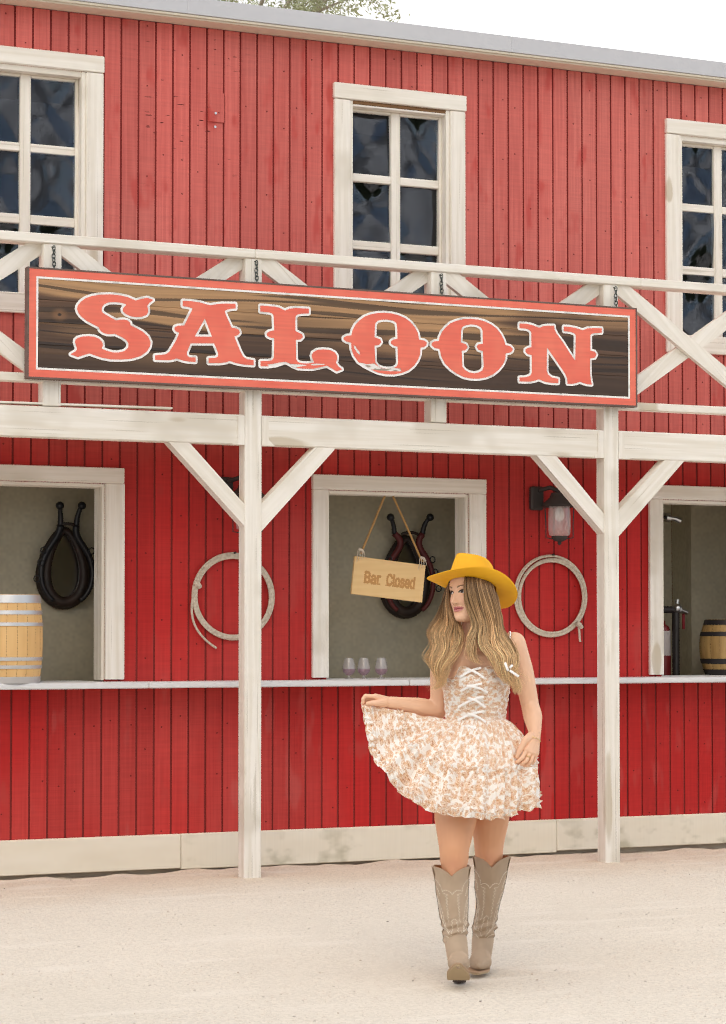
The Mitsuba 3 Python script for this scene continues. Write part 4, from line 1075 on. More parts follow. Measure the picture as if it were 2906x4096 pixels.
def folds(t):
    """outward displacement (NS, len(t)): pleats that open from the waist, more and finer ones below the seam"""
    q = np.stack([np.cos(ps), np.sin(ps), 0 * ps], 1)
    d1 = np.degrees(ps) / 360 * 2 * PI
    w1 = 1.2 * (meshkit.noise(q * 2.1, 2) - 0.5) * 2
    big = np.sin(17 * d1 + 2.2 * w1) * 0.6 + np.sin(11 * d1 + 3 * w1 + 1.0) * 0.5
    mid = np.sin(41 * d1 + 4 * w1)
    fin = np.sin(83 * d1 + 6 * w1 + 0.5) * (0.6 + 0.8 * (meshkit.noise(q * 9, 4)))
    T_ = t[None]
    up = (0.0035 + 0.027 * T_) * big[:, None] + (0.0022 + 0.003 * np.sin(T_ * PI)) * mid[:, None] + 0.0016 * (1 - T_) * fin[:, None]
    low = np.clip((T_ - 0.57) / 0.05, 0, 1)
    up = up + low * ((0.0025 + 0.003 * T_) * mid[:, None] + 0.0016 * np.exp(-(T_ - 0.62) / 0.16) * fin[:, None])
    wr = meshkit.fbm(np.stack([np.broadcast_to(q[:, None, 0], up.shape) * 9, np.broadcast_to(q[:, None, 1], up.shape) * 9, np.broadcast_to(T_ * 7, up.shape)], -1), 3, seed=6) - 0.5
    return (up * (1 - 0.55 * hand_near[:, None]) + wr * 0.016 * np.clip(T_ * 3, 0, 1)) * np.clip(T_ / 0.06, 0.15, 1)


dirn = np.gradient(sk, axis=1)
alng = np.gradient(sk, axis=0)
nrm = np.cross(alng, dirn)
nrm /= np.linalg.norm(nrm, axis=2, keepdims=True) + 1e-9
sgn_ = np.sign((nrm * outw[:, None]).sum(2).mean())
nrm = nrm * sgn_
sk = sk + folds(t1)[..., None] * nrm
slen = np.linalg.norm(hem - wai, axis=1)
suv = np.stack([np.broadcast_to((ps * 0.30)[:, None], sk.shape[:2]), np.broadcast_to(t1[None] * 0.42, sk.shape[:2]) + 3], -1).reshape(-1, 2)
add(dre + '__skirt', put(grid(sk, closed_u=True)), 'floral_cotton', True, uv=suv)


def ruffle(base, down, normal, width, amp, period, seed, name):
    g = np.random.default_rng(seed)
    seg = np.linalg.norm(np.diff(np.vstack([base, base[:1]]), axis=0), axis=1)
    s = np.concatenate([[0], np.cumsum(seg)])
    n = int(s[-1] / 0.0022)
    ss = np.linspace(0, s[-1], n, endpoint=False)
    ev = lambda A: np.stack([np.interp(ss, s, np.append(A[:, k], A[0, k])) for k in range(3)], 1)
    B, D, N = ev(base), ev(down), ev(normal)
    T_ = np.gradient(B, axis=0)
    T_ /= np.linalg.norm(T_, axis=1, keepdims=True) + 1e-9
    jit = meshkit.noise(np.stack([ss * 22, 0 * ss, 0 * ss + seed], 1), seed) * 5
    phs = 2 * PI * ss / period + jit
    rows = []
    for r in (-1.0, -0.45, 0.0, 0.45, 1.0):
        a = amp * (abs(r) ** 0.8)
        wdt = width * (1 + 0.30 * np.sin(phs * 0.5 + 1) * np.sign(r))
        rows.append(B + D * (r * wdt)[:, None] + N * (0.003 + a * np.sin(phs + (1.3 if r < 0 else 0)))[:, None] + T_ * (a * 0.7 * np.cos(phs * 1.0 + r))[:, None])
    v = np.stack(rows, 1)
    uvr = np.stack([np.broadcast_to(ss[:, None], v.shape[:2]), np.broadcast_to(np.array([-1, -0.45, 0, 0.45, 1.0])[None] * width + seed, v.shape[:2])], -1).reshape(-1, 2)
    return add(dre + '__' + name, put(grid(v, closed_u=True)), 'floral_cotton', True, uv=uvr)


for j, nm, wd, am, pe, sd in ((40, 'seam_ruffle', 0.0115, 0.0100, 0.025, 1), (NT - 1, 'hem_ruffle', 0.0150, 0.0115, 0.033, 2)):
    dn = dirn[:, j] / (np.linalg.norm(dirn[:, j], axis=1, keepdims=True) + 1e-9)
    ruffle(sk[:, j], dn, nrm[:, j], wd, am, pe, sd, nm)


def ribbon(pts, width, name, holder):
    p = spline(pts, 18)
    t_ = np.gradient(p, axis=0)
    t_ /= np.linalg.norm(t_, axis=1, keepdims=True)
    sd = np.cross(t_, V(0, -1, 0))
    sd /= np.linalg.norm(sd, axis=1, keepdims=True)
    v = np.stack([p - sd * width / 2, p + V(0, -0.0015, 0), p + sd * width / 2, p + V(0, 0.0012, 0)], 1)
    v = np.concatenate([v, v[:, :1]], 1)
    return add(holder + '__' + name, put(grid(v)), 'white_ribbon', 30)


XL = [((-0.0149, 1.2294), (0.0546, 1.1951), (0.0443, 1.2346), (-0.041, 1.1972)), ((-0.014, 1.1639), (0.0711, 1.137), (0.0483, 1.1723), (-0.039, 1.1411)), ((-0.0058, 1.1141), (0.0616, 1.0768), (0.0545, 1.1204), (-0.0495, 1.0767)), ((-0.01, 1.0518), (0.0625, 1.0187), (0.0543, 1.0623), (-0.0496, 1.0248)), ((-0.0081, 1.0041), (0.0728, 0.9628), (0.0584, 1.0021), (-0.0393, 0.975))]
for pa, pb, pc, pd in XL:
    for k, (a, b) in enumerate(((pc, pd), (pa, pb))):
        pts = []
        for t_ in np.linspace(0, 1, 5):
            u, w = a[0] + (b[0] - a[0]) * t_, a[1] + (b[1] - a[1]) * t_ + 0.006 * math.sin(t_ * PI)
            d = bod_front(u, max(w, 1.03), 0.013 + 0.003 * k)
            if w < 1.03:
                d -= 0.35 * (1.03 - w)
            pts.append(V(u, d, w))
        ribbon(pts, 0.0092, 'ribbon_tie', dre)
for pts_ in [((0.1565, -0.19, 1.2255), (0.1741, -0.196, 1.2133), (0.1918, -0.19, 1.201)), ((0.137, -0.19, 1.2569), (0.1432, -0.196, 1.2403), (0.1497, -0.19, 1.2235)), ((0.1546, -0.19, 1.2353), (0.1609, -0.196, 1.2413), (0.1674, -0.19, 1.2471))]:
    ribbon([V(*q) for q in pts_], 0.0095, 'strap_bow', dre)
for s in (-1, 1):
    shp = sh_r if s < 0 else sh_l
    pts = [V(UC + s * 0.098, bod_front(UC + s * 0.098, 1.225, 0.002), 1.222), V(UC + s * 0.125, -0.055, 1.30), V(shp[0] - s * 0.016, -0.028, shp[2] + 0.040), V(shp[0] - s * 0.020, 0.03, shp[2] + 0.043), V(UC + s * 0.10, 0.085, 1.22)]
    add(dre + '__strap', put(tube(spline(pts, 30), 0.0034, 6)), 'white_ribbon', True)

# ------------------------------------------------------------------ bracelet and ring
mat('gold', (0.75, 0.55, 0.25), 0.25, metallic=1.0)
a = np.linspace(0, 2 * PI, 40, endpoint=False)
bc, bn = V(*(0.2536, -0.098, 0.9533)), V(0.45, 0.25, 1.0)
bn /= np.linalg.norm(bn)
e1 = np.cross(bn, V(0, 1, 0.0))
e1 /= np.linalg.norm(e1)
e2 = np.cross(bn, e1)
add(who + '__bracelet', put(tube(bc + 0.029 * (np.cos(a)[:, None] * e1 + 0.92 * np.sin(a)[:, None] * e2), 0.0016, 6, closed=True)), 'gold', True)
rc = V(*(0.2274, -0.146, 0.8837))
rn = V(-0.5, -0.35, -1.0)
rn /= np.linalg.norm(rn)
e1 = np.cross(rn, V(0, 1, 0))
e1 /= np.linalg.norm(e1)
e2 = np.cross(rn, e1)
add(who + '__ring', put(tube(rc + 0.0108 * (np.cos(a)[:, None] * e1 + np.sin(a)[:, None] * e2), 0.0015, 6, closed=True)), 'gold', True)

# ------------------------------------------------------------------ hat
mat('yellow_felt', mikit.proc(lambda p, n, uv: mix((0.76, 0.375, 0.004), (0.82, 0.42, 0.008), fbm(p.x * 40, p.y * 40, p.z * 40, 3))), 0.75, sheen=0.5)
HB = V(*(0.01, -0.012, 1.5621))
ty = math.radians(15)
hf = fw * math.cos(ty) + upv * math.sin(ty)
hl_ = lf * math.cos(math.radians(7)) + np.cross(hf, lf) * math.sin(math.radians(7))
hu = np.cross(hf, hl_)
hu /= np.linalg.norm(hu)
HT = np.stack([hl_, hf, hu], 1)
na = 144
al = np.linspace(0, 2 * PI, na, endpoint=False)          # 0 = front, 90 deg = her left


def hat_rows():
    rows = []
    A, B = 0.0875, 0.107
    sn, cs = np.sin(al), np.cos(al)

    def ring(a, b, z):
        return np.stack([a * sn, b * cs, z * np.ones(na) if np.ndim(z) == 0 else z], 1)

    def brim(t, lift=0.0):
        ex = 0.078 + 0.020 * np.abs(cs) ** 2
        k = 1 - 0.32 * t * np.abs(sn) ** 2
        r = ex * t
        z = 0.030 * t ** 1.7 * np.abs(sn) ** 1.6 - 0.016 * t ** 1.35 * np.clip(cs, 0, 1) ** 2 - 0.028 * t ** 1.2 * np.clip(-cs, 0, 1) ** 2
        return np.stack([(A + r * k) * sn, (B + r) * cs, z + lift], 1)
    for t in np.linspace(0.0, 1, 16):                        # under side from the head outwards
        rows.append(brim(t, -0.0022))
    rows.append(brim(1.012, 0.0))
    for t in np.linspace(1, 0.04, 15):
        rows.append(brim(t, 0.0022))
    # crown wall, then the creased top
    for q in np.linspace(0.0, 1, 14):
        taper = 1 - 0.15 * q ** 1.8 - 0.05 * q
        tb = 1 - 0.13 * q ** 1.8
        z = 0.004 + 0.098 * q + 0.010 * q * cs - 0.016 * q * np.clip(-cs, 0, 1)
        dent = 0.011 * q ** 2 * (np.exp(-((al - math.radians(38)) / 0.42) ** 2) + np.exp(-((al - 2 * PI + math.radians(38)) / 0.42) ** 2))
        pts = ring(A * taper, B * tb, z)
        pts[:, :2] *= (1 - dent / 0.09)[:, None]
        rows.append(pts)
    for q in np.linspace(0.12, 1, 12):
        s = (1 - q) ** 0.8
        x, y = A * 0.80 * s * sn, B * 0.87 * s * cs
        dent = (0.011 * np.exp(-((al - math.radians(38)) / 0.42) ** 2) + 0.011 * np.exp(-((al - 2 * PI + math.radians(38)) / 0.42) ** 2)) * s
        k = 1 - dent / 0.09
        z = 0.102 + 0.010 * cs * s - 0.016 * np.clip(-cs, 0, 1) * s + 0.007 * np.sin(min(1, q * 2.2) * PI / 2) - 0.030 * np.exp(-(x / 0.021) ** 2) * np.clip(q * 2.2, 0, 1) * (0.75 + 0.25 * (y < 0))
        rows.append(np.stack([x * k, y * k, z], 1))
    return np.stack(rows, 1)


hv = hat_rows() @ HT.T + HB
hat = grid(hv, closed_u=True)
add(who + '__hat', put(hat), 'yellow_felt', 60, label='mustard yellow felt cowboy hat with curled brim')

# ------------------------------------------------------------------ hair: many tapering locks, dark at the root and fair at the tip
scene['fair_hair'] = {'type': 'twosided', 'bsdf': {'type': 'principled', 'base_color': {'type': 'mesh_attribute', 'name': 'vertex_color'}, 'roughness': 0.45, 'specular': 0.25}}
GL = {"left": [[[-0.0841, 0.03, 1.5982], [-0.0873, 0.035, 1.5797], [-0.1076, 0.03, 1.5111], [-0.1137, 0.02, 1.4549], [-0.1273, -0.01, 1.4175], [-0.1501, -0.04, 1.3741], [-0.1391, -0.06, 1.3279], [-0.1496, -0.075, 1.2788], [-0.1449, -0.085, 1.2329], [-0.125, -0.09, 1.1962], [-0.1497, -0.08, 1.1469]], [[-0.0808, 0.01, 1.5977], [-0.0871, 0.02, 1.5762], [-0.1012, 0.015, 1.5108], [-0.1057, 0.0, 1.4547], [-0.1146, -0.035, 1.4112], [-0.1419, -0.07, 1.3679], [-0.1294, -0.09, 1.325], [-0.1414, -0.11, 1.2761], [-0.1322, -0.115, 1.2273], [-0.1139, -0.115, 1.1906], [-0.1295, -0.1, 1.1535]], [[-0.0792, 0.0, 1.5944], [-0.0863, -0.0, 1.5726], [-0.0932, -0.005, 1.5105], [-0.0916, -0.02, 1.4545], [-0.0929, -0.05, 1.408], [-0.111, -0.085, 1.3618], [-0.1016, -0.105, 1.3189], [-0.1106, -0.125, 1.2702], [-0.1167, -0.13, 1.2245], [-0.1076, -0.13, 1.1909], [-0.1231, -0.12, 1.1571]], [[-0.0775, -0.01, 1.5941], [-0.0853, -0.015, 1.5692], [-0.0875, -0.02, 1.5041], [-0.0776, -0.03, 1.4483], [-0.0667, -0.05, 1.4049], [-0.0711, -0.08, 1.3587], [-0.071, -0.1, 1.3158], [-0.0831, -0.125, 1.2732], [-0.0983, -0.135, 1.2337], [-0.1045, -0.135, 1.2032], [-0.129, -0.13, 1.1726]], [[-0.0759, -0.015, 1.5909], [-0.0843, -0.02, 1.566], [-0.0838, -0.02, 1.4979], [-0.0669, -0.02, 1.4391], [-0.039, -0.03, 1.3988], [-0.0313, -0.06, 1.3587], [-0.0404, -0.09, 1.3189], [-0.0587, -0.115, 1.2823], [-0.0831, -0.13, 1.2458], [-0.0984, -0.135, 1.2093], [-0.1137, -0.13, 1.1817]]], "right": [[[-0.0185, -0.085, 1.6014], [-0.0203, -0.112, 1.5792], [-0.0185, -0.122, 1.5269], [-0.0095, -0.118, 1.4841], [0.0118, -0.112, 1.4352], [0.0148, -0.11, 1.4016], [-0.0036, -0.11, 1.3618], [-0.0082, -0.11, 1.3251], [-0.0022, -0.12, 1.2885], [0.0267, -0.135, 1.2642]], [[-0.0062, -0.085, 1.6013], [-0.0093, -0.112, 1.5792], [-0.0033, -0.126, 1.5268], [0.0119, -0.12, 1.478], [0.0302, -0.115, 1.4291], [0.0362, -0.115, 1.3893], [0.0346, -0.12, 1.3496], [0.0528, -0.13, 1.313], [0.0846, -0.14, 1.2796], [0.1117, -0.15, 1.234], [0.1435, -0.15, 1.1794]], [[0.0199, -0.08, 1.6014], [0.0152, -0.11, 1.5761], [0.0257, -0.122, 1.5208], [0.0394, -0.115, 1.4627], [0.0546, -0.112, 1.4107], [0.0575, -0.118, 1.3679], [0.0635, -0.13, 1.3282], [0.0938, -0.14, 1.2948], [0.1148, -0.15, 1.2553], [0.1359, -0.155, 1.2098], [0.1723, -0.15, 1.1581]], [[0.0476, -0.065, 1.5956], [0.0458, -0.095, 1.5672], [0.061, -0.105, 1.5088], [0.0762, -0.1, 1.4475], [0.0852, -0.1, 1.3985], [0.0881, -0.11, 1.3557], [0.1031, -0.125, 1.316], [0.1333, -0.14, 1.2826], [0.1482, -0.15, 1.2402], [0.1662, -0.155, 1.1977], [0.1935, -0.15, 1.1551]], [[0.0739, -0.045, 1.5868], [0.0766, -0.078, 1.5553], [0.0948, -0.08, 1.4938], [0.1085, -0.08, 1.4323], [0.1129, -0.085, 1.3863], [0.1218, -0.1, 1.3465], [0.1459, -0.12, 1.3129], [0.1639, -0.13, 1.2764], [0.1697, -0.14, 1.2339], [0.1755, -0.145, 1.1854], [0.1846, -0.14, 1.1336]], [[0.0926, -0.02, 1.572], [0.0999, -0.045, 1.5374], [0.1166, -0.05, 1.4695], [0.1272, -0.055, 1.4171], [0.133, -0.07, 1.3771], [0.1557, -0.085, 1.3403], [0.1721, -0.1, 1.3036], [0.1778, -0.115, 1.2641], [0.1714, -0.125, 1.2215], [0.1804, -0.13, 1.179], [0.1879, -0.13, 1.1333]]], "back": [[[-0.0841, 0.03, 1.5671], [-0.0845, 0.05, 1.4802], [-0.0722, 0.06, 1.4178], [-0.0661, 0.07, 1.3554]], [[-0.0158, 0.09, 1.5746], [-0.016, 0.1, 1.4807], [-0.0161, 0.1, 1.418], [-0.0162, 0.1, 1.3553]], [[0.0623, 0.08, 1.5555], [0.0716, 0.09, 1.4805], [0.0778, 0.1, 1.418], [0.0839, 0.1, 1.3397]], [[0.1051, 0.0, 1.5352], [0.1206, 0.02, 1.4641], [0.1268, 0.03, 1.402], [0.1362, 0.04, 1.3399]]], "wisp": [[[-0.0994, -0.0, 1.5261], [-0.1243, 0.0, 1.4641], [-0.1458, -0.02, 1.4174], [-0.1704, -0.03, 1.371], [-0.1608, -0.05, 1.3248], [-0.1792, -0.06, 1.2756], [-0.1452, -0.07, 1.2449], [-0.1545, -0.07, 1.1866], [-0.176, -0.07, 1.162]], [[-0.0932, 0.0, 1.5261], [-0.115, -0.0, 1.4641], [-0.1301, -0.03, 1.4174], [-0.1608, -0.05, 1.3618], [-0.1358, -0.07, 1.3249], [-0.1665, -0.08, 1.2635], [-0.1418, -0.09, 1.2176], [-0.1296, -0.09, 1.1839], [-0.1636, -0.08, 1.1346]]], "wisp2": [[[0.1136, -0.05, 1.4788], [0.1287, -0.06, 1.4171], [0.1407, -0.07, 1.374], [0.1678, -0.09, 1.325], [0.1917, -0.11, 1.2793], [0.182, -0.13, 1.2368], [0.2091, -0.14, 1.2218], [0.2428, -0.13, 1.1973]], [[0.1135, -0.05, 1.448], [0.1271, -0.06, 1.4017], [0.1346, -0.07, 1.374], [0.1648, -0.09, 1.3373], [0.1795, -0.11, 1.2884], [0.1759, -0.13, 1.2338], [0.1938, -0.14, 1.1792], [0.2, -0.13, 1.1424]]]}
gh = np.random.default_rng(77)


def guides(sets, n):
    return [spline(np.array(g_), n) for g_ in sets]


hv_, hf_, hc_ = [], [], []


def lock(p, r, tone, sides=5):
    global hv_, hf_, hc_
    n = len(p)
    t = np.linspace(0, 1, n)
    rad = r * np.clip(np.minimum(0.55 + t * 3, 1.0) * (1 - t ** 3) + 0.10, 0.1, 1)
    m = tube(p, rad, sides, caps=False, squash=0.7)
    root, midc, tip = np.array([0.135, 0.072, 0.034]), np.array([0.47, 0.285, 0.140]), np.array([0.82, 0.555, 0.295])
    col = np.where(t[:, None] < 0.4, root + (midc - root) * (t / 0.4)[:, None], midc + (tip - midc) * np.clip((t - 0.4) / 0.35, 0, 1)[:, None])
    col = col * (0.24 + 1.25 * tone) + np.array([0.32, 0.225, 0.125]) * max(0.0, tone - 0.66) * 2.0
    hf_.append(np.array(m.faces) + sum(map(len, hv_)))
    hv_.append(np.array(m.vertices))
    hc_.append(np.repeat(col, sides, axis=0))


def group(sets, n, seg, amp, r0, r1, depth):
    G = np.array(guides(sets, seg))
    ng = len(G)
    for _ in range(n):
        x = gh.uniform(0, ng - 1)
        if len(sets) == 6 and 0.22 < x < 0.95:
            x = gh.uniform(0.0, 0.2) if gh.random() < 0.45 else gh.uniform(0.95, ng - 1)
        i = min(int(x), ng - 2)
        w_ = x - i
        p = G[i] * (1 - w_) + G[i + 1] * w_
        t = np.linspace(0, 1, seg)
        q = np.array([x * 1.7, 0, 0])
        ph1, ph2, fr = 3.0 * math.sin(x * 2.6 + len(sets)) + gh.uniform(-0.9, 0.9), gh.uniform(0, 6.28), gh.uniform(8.5, 13.5)
        wave = amp * np.clip((t - 0.30) / 0.5, 0, 1)
        p = p + np.stack([wave * np.sin(t * fr + ph1), 0.8 * wave * np.cos(t * fr + ph1) + depth * (gh.random() - 0.5), 0 * t], 1)
        p = p + (gh.standard_normal(3) * 0.0035)[None] * np.clip(t * 3, 0.2, 1)[:, None] + np.stack([0.004 * np.sin(t * 9 + ph2), 0 * t, 0 * t], 1) * t[:, None]
        cut = gh.uniform(0.80, 1.0) if gh.random() < 0.6 else 1.0
        m = max(8, int(seg * cut))
        clump = 0.5 + 0.5 * math.sin(x * 9.0 + 1.7 * math.sin(x * 4.1)) * math.sin(x * 23.0 + 2)
        lock(p[:m], gh.uniform(r0, r1), 0.62 * clump + 0.38 * gh.random())


group(GL['left'], 800, 44, 0.011, 0.0008, 0.0022, 0.034)
group(GL['right'], 1200, 44, 0.012, 0.0008, 0.0022, 0.038)
group(GL['back'], 110, 30, 0.006, 0.004, 0.006, 0.03)
group(GL['wisp'], 40, 40, 0.010, 0.0007, 0.0012, 0.02)
group(GL['wisp2'], 34, 40, 0.012, 0.0007, 0.0012, 0.02)
hair = trimesh.Trimesh(np.vstack(hv_), np.vstack(hf_), process=False)
add(who + '__hair', put(hair), 'fair_hair', True, color=np.clip(np.vstack(hc_), 0, 1), label='long wavy brown hair with blond ends')

# ------------------------------------------------------------------ boots
mat('tan_suede', mikit.proc(lambda p, n, uv: mix((0.34, 0.245, 0.165), (0.46, 0.35, 0.25), fbm(p.x * 16, p.y * 16, p.z * 12, 4))), 0.9, lambda p, n, uv: fbm(p.x * 45, p.y * 45, p.z * 22, 3) * 0.005, 1.0, sheen=0.5)
mat('boot_lining', (0.36, 0.145, 0.05), 0.7)
mat('boot_piping', (0.05, 0.03, 0.022), 0.7)
mat('boot_thread', (0.70, 0.62, 0.52), 0.8)
mat('boot_sole', (0.44, 0.33, 0.20), 0.75)
mat('boot_welt', (0.40, 0.27, 0.17), 0.7)
mat('boot_heel', (0.045, 0.024, 0.018), 0.5)


def boot(rows, foot, heel, tip, sole_dirs, label, seed_, nrow=110):
    """rows: (left point, right point, depth half-size) down the shaft; foot: the hull chain of the foot"""
    b = who + '__boot'
    Lr = np.array([r[0] for r in rows])
    Rr = np.array([r[1] for r in rows])
    dd = np.array([r[2] for r in rows])
    s = (Lr[0, 2] - Lr[:, 2]) / (Lr[0, 2] - Lr[-1, 2])
    ss = np.linspace(0, 1, nrow)
    cen, hw, dp = CubicSpline(s, (Lr + Rr) / 2)(ss), PchipInterpolator(s, (Rr[:, 0] - Lr[:, 0]) / 2)(ss), PchipInterpolator(s, dd)(ss)
    phi = np.linspace(-PI, PI, 121)[:-1]                       # 0 = front
    cut = 0.115 * np.exp(-(np.abs(phi) / 0.42) ** 1.3) + 0.035 * np.exp(-((np.abs(phi) - PI / 2) / 0.22) ** 2) + 0.075 * np.exp(-((PI - np.abs(phi)) / 0.45) ** 1.3)

    def at(f, v):
        """a point of the shaft: f = angle, v = 0 at the very top, 1 at the ankle"""
        k = v * (nrow - 1)
        i = np.clip(k.astype(int), 0, nrow - 2)
        w_ = k - i
        c = cen[i] * (1 - w_)[..., None] + cen[i + 1] * w_[..., None]
        a = hw[i] * (1 - w_) + hw[i + 1] * w_
        d = dp[i] * (1 - w_) + dp[i + 1] * w_
        cr = 0.0085 * np.exp(-((v - 0.82) / 0.12) ** 2) * np.sin(v * 62 + 1.7 * np.sin(f * 2 + 0.6) + 2.5 * seed_) * (0.65 + 0.35 * np.cos(f * 3 + seed_))
        cr = cr + 0.0045 * (meshkit.noise(np.stack([np.cos(f) * 2.5, np.sin(f) * 2.5, v * 9], -1), 6) - 0.5)
        return c + np.stack([(a + cr) * np.sin(f), -(d + cr) * np.cos(f), 0 * f], -1)
    F, Vv = np.meshgrid(phi, np.linspace(0, 1, nrow), indexing='ij')
    vv = cut[:, None] + (1 - cut[:, None]) * Vv
    sh = at(F, vv)
    inner = (sh - cen[np.clip((vv * (nrow - 1)).astype(int), 0, nrow - 1)]) * np.array([0.965, 0.965, 1.0]) + cen[np.clip((vv * (nrow - 1)).astype(int), 0, nrow - 1)] * 1.0
    key = add(b, put(grid(sh, closed_u=True)), 'tan_suede', True, label=label)
    add(key + '__lining', put(grid(inner[:, :70], closed_u=True)), 'boot_lining', True)
    rim = (sh[:, 0] + inner[:, 0]) / 2
    add(key + '__top_binding', put(tube(rim, 0.0024, 6, closed=True)), 'tan_suede', True)
    for sgn in (-1, 1):
        f = np.full(30, sgn * PI / 2 - sgn * 0.08)
        v_ = np.linspace(0.045, 0.97, 30)
        add(key + '__side_piping', put(tube(at(f, v_) + V(sgn * 0.0006, 0, 0), 0.0014, 5)), 'boot_piping', True)
        stp = [at(np.array([sgn * (PI / 2 - 0.22)]), np.array([0.13]))[0] + V(sgn * 0.002, -0.001, 0), at(np.array([sgn * (PI / 2 - 0.10)]), np.array([0.02]))[0] + V(sgn * 0.003, 0, 0.005), at(np.array([sgn * (PI / 2 + 0.12)]), np.array([0.13]))[0] + V(sgn * 0.002, 0, 0)]
        p_ = spline(stp, 14)
        v4 = np.stack([p_ + V(0, -0.009, 0), p_ + V(sgn * 0.0015, 0, 0), p_ + V(0, 0.009, 0), p_ + V(-sgn * 0.0015, 0, 0)], 1)
        add(key + '__pull_strap', put(grid(np.concatenate([v4, v4[:, :1]], 1))), 'tan_suede', 30)
    # stitched pattern
    ms = []

    def stitch(pts, mirror=True, n=60, curve=True):
        for sg_ in ((-1, 1) if mirror else (1,)):
            q = np.array(pts, float)
            q = spline(np.c_[q, np.zeros(len(q))], n)[:, :2] if curve else np.vstack([np.linspace(q_, r_, 6)[:-1] for q_, r_ in zip(q[:-1], q[1:])] + [q[-1:]])
            p = at(sg_ * q[:, 0], q[:, 1])
            ctr = np.stack([np.sin(sg_ * q[:, 0]), -np.cos(sg_ * q[:, 0]), 0 * q[:, 0]], 1)
            ms.append(tube(p + ctr * 0.0008, 0.0012, 4))
    stitch([(1.25, 0.16), (0.95, 0.19), (0.72, 0.25), (0.62, 0.31)])
    stitch([(0.62, 0.31), (0.38, 0.29), (0.15, 0.31), (0.0, 0.345)])
    stitch([(1.40, 0.26), (1.15, 0.27), (0.98, 0.32), (0.92, 0.37)])
    z_ = [(0.62, 0.33)]
    for k in range(9):
        z_ += [(0.28 + 0.012 * k, 0.345 + 0.041 * k), (0.46, 0.375 + 0.041 * k)]
    stitch(z_, curve=False)
    stitch([(1.32, 0.38), (0.98, 0.48), (0.82, 0.60), (0.74, 0.72), (0.42, 0.80)])
    stitch([(1.42, 0.50), (1.10, 0.60), (0.94, 0.70), (0.62, 0.83)])
    z_ = []
    for k in range(6):
        z_ += [(1.30 - 0.04 * k, 0.40 + 0.06 * k), (1.08 - 0.05 * k, 0.45 + 0.06 * k)]
    stitch(z_, curve=False)
    z_ = [(0.02, 0.655)]
    for k in range(4):
        z_ += [(0.22 + 0.03 * k, 0.69 + 0.045 * k), (0.13 + 0.03 * k, 0.705 + 0.045 * k)]
    stitch(z_, curve=False)
    stitch([(0.12, 0.90), (0.5, 0.84), (0.95, 0.80), (1.3, 0.78)])
    stitch([(0.25, 0.94), (0.65, 0.89), (1.05, 0.88)])
    add(key + '__stitching', put(join(ms)), 'boot_thread', True, kind='stuff')
    ft = soft(fuse(foot), 0.006, 10)
    add(key + '__foot', put(ft), 'tan_suede', True)
    # sole, heel
    o, fwd_, lat, upn, ln, wd = sole_dirs
    out = []
    for q in np.linspace(0, 1, 40):
        w_ = wd * np.interp(q, [0, 0.06, 0.2, 0.42, 0.62, 0.78, 0.9, 0.97, 1.0], [0.45, 0.66, 0.72, 0.66, 0.98, 0.94, 0.58, 0.34, 0.14])
        bend = np.interp(q, [0, 0.35, 0.62, 1.0], tip)
        out.append((q * ln, w_, bend))
    for nm, z0, z1, gr, mt_ in (('sole', -0.0075, -0.0012, 0.0, 'boot_sole'), ('welt', -0.001, 0.0045, 0.003, 'boot_welt')):
        ring = []
        for l_, w_, b_ in out:
            for zz_ in (z0, z1):
                for e in (-1, 1):
                    ring.append(o + fwd_ * (l_ + (gr if l_ > 0.1 else -gr)) + lat * e * (w_ + gr) / 2 + upn * (zz_ + b_))
        R_ = np.array(ring).reshape(len(out), 4, 3)[:, [0, 1, 3, 2]]
        R_ = np.concatenate([R_, R_[:, :1]], 1)
        gm = grid(R_)
        nv = len(gm.vertices)
        cap = np.array([[0, 1, 2], [0, 2, 3], [nv - 5, nv - 3, nv - 4], [nv - 5, nv - 2, nv - 3]])
        add(key + '__' + nm, put(trimesh.Trimesh(gm.vertices, np.vstack([gm.faces, cap]), process=False)), mt_, 30)
    hpts = []
    for zz_, k in ((-0.0078, 1.0), (heel, 0.86)):
        for q in np.linspace(0, 2 * PI, 24, endpoint=False):
            l_, w_ = 0.036 + 0.036 * k * math.cos(q) * (1 if math.cos(q) < 0 else 0.85), 0.030 * k * math.sin(q)
            hpts.append(o + fwd_ * (l_ - (1 - k) * 0.03 + (1 - k) * 0.06) + lat * w_ + upn * zz_)
    add(key + '__heel', put(trimesh.convex.convex_hull(np.array(hpts))), 'boot_heel', 30)
    return key


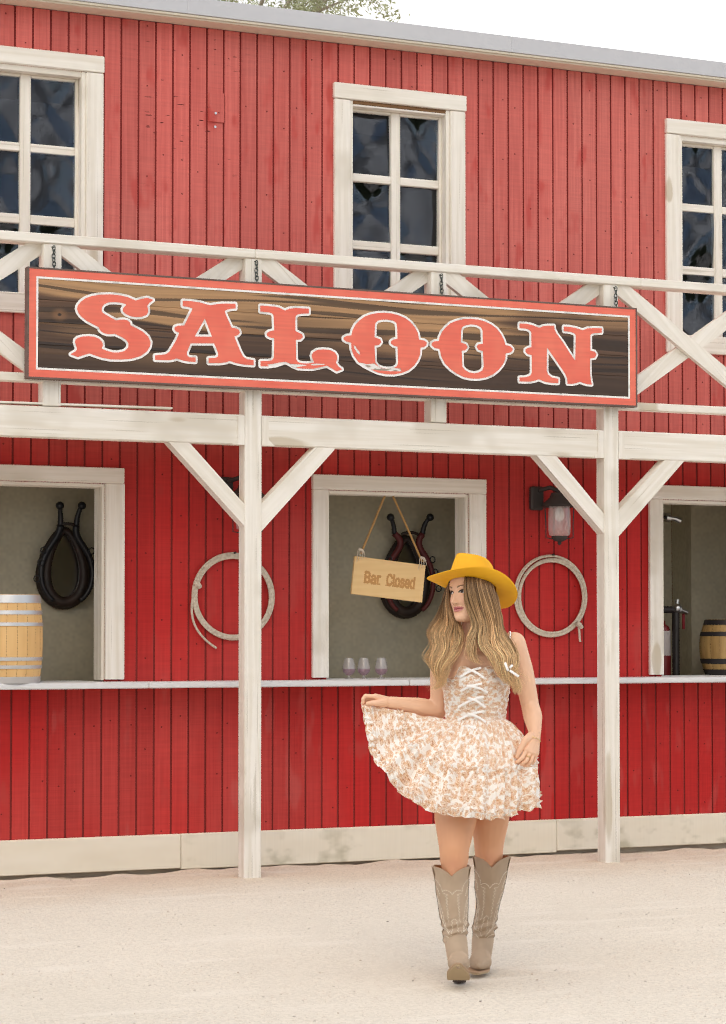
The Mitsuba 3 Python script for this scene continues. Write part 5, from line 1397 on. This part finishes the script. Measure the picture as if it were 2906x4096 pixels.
BT_ = [{"rows": [[[-0.1487, -0.115, 0.4498], [0.0002, -0.115, 0.4505], 0.072], [[-0.1408, -0.12, 0.3951], [-0.0062, -0.12, 0.3958], 0.068], [[-0.1313, -0.13, 0.3175], [-0.0087, -0.13, 0.3182], 0.064], [[-0.1217, -0.14, 0.2597], [-0.01, -0.14, 0.2604], 0.058], [[-0.1129, -0.15, 0.2218], [-0.0093, -0.15, 0.2224], 0.053], [[-0.1074, -0.158, 0.1915], [-0.0144, -0.158, 0.1921], 0.05], [[-0.1081, -0.166, 0.1671], [-0.016, -0.166, 0.1677], 0.047], [[-0.097, -0.172, 0.1465], [-0.0137, -0.172, 0.147], 0.043]], "foot": [[[[-0.0577, -0.17, 0.1621], 0.0455], [[-0.0488, -0.165, 0.0792], 0.041], [[-0.0484, -0.235, 0.1168], 0.04]], [[[-0.0469, -0.165, 0.0714], 0.036], [[-0.0464, -0.25, 0.1035], 0.036], [[-0.0603, -0.32, 0.096], 0.028], [[-0.0298, -0.32, 0.0962], 0.028]], [[[-0.0464, -0.25, 0.1035], 0.034], [[-0.0592, -0.32, 0.096], 0.028], [[-0.0313, -0.32, 0.0962], 0.028], [[-0.0464, -0.385, 0.0985], 0.016]], [[[-0.0569, -0.32, 0.0868], 0.02], [[-0.0337, -0.32, 0.0869], 0.02], [[-0.0471, -0.405, 0.0988], 0.009]]], "o": [-0.0432, -0.135, 0.046], "yaw": -0.02, "pitch": 0.02, "len": 0.285, "heel": -0.045, "tip": [0.0, -0.008, -0.012, 0.058], "label": "tan suede western boot on the forward foot, toe lifted off the ground"}, {"rows": [[[0.0132, 0.08, 0.4705], [0.162, 0.08, 0.4712], 0.072], [[0.018, 0.085, 0.4135], [0.1499, 0.085, 0.4141], 0.068], [[0.0187, 0.1, 0.331], [0.1345, 0.1, 0.3317], 0.062], [[0.0234, 0.115, 0.2565], [0.1143, 0.115, 0.257], 0.055], [[0.0169, 0.125, 0.2147], [0.1083, 0.125, 0.2153], 0.052], [[0.0087, 0.135, 0.1769], [0.103, 0.135, 0.1775], 0.052], [[0.0087, 0.145, 0.1513], [0.099, 0.145, 0.1519], 0.05], [[0.0119, 0.153, 0.1279], [0.0901, 0.153, 0.1284], 0.047], [[0.0167, 0.155, 0.1053], [0.0868, 0.155, 0.1058], 0.043]], "foot": [[[[0.0502, 0.152, 0.1222], 0.0455], [[0.0473, 0.17, 0.0547], 0.038], [[0.0428, 0.09, 0.0763], 0.04]], [[[0.0473, 0.17, 0.0425], 0.034], [[0.0428, 0.085, 0.071], 0.036], [[0.0236, 0.02, 0.0515], 0.031], [[0.0545, 0.02, 0.0518], 0.031]], [[[0.0428, 0.08, 0.0677], 0.034], [[0.0244, 0.02, 0.0508], 0.03], [[0.0537, 0.02, 0.051], 0.03], [[0.0349, -0.045, 0.0482], 0.017]], [[[0.0284, 0.02, 0.0444], 0.022], [[0.0505, 0.02, 0.0445], 0.022], [[0.0333, -0.06, 0.0476], 0.01]]], "o": [0.0555, 0.21, 0.046], "yaw": -0.12, "pitch": -0.12, "len": 0.285, "heel": -0.045, "tip": [0.0, -0.006, -0.004, 0.01], "label": "tan suede western boot on the rear foot, flat on the ground"}]
for k in (0, 1):
    rows = [(V(*a), V(*b), d) for a, b, d in BT_[k]['rows']]
    foot = [bone(*[(V(*p), r) for p, r in grp]) for grp in BT_[k]['foot']]
    o = V(*BT_[k]['o'])
    yw, pt = BT_[k]['yaw'], BT_[k]['pitch']
    f_ = V(math.sin(yw) * math.cos(pt), -math.cos(yw) * math.cos(pt), math.sin(pt))
    lt_ = V(math.cos(yw), math.sin(yw), 0)
    up_ = np.cross(f_, lt_)
    up_ = up_ if up_[2] > 0 else -up_
    boot(rows, foot, BT_[k]['heel'], BT_[k]['tip'], (o, f_, lt_, up_, BT_[k]['len'], 0.088), BT_[k]['label'], k)
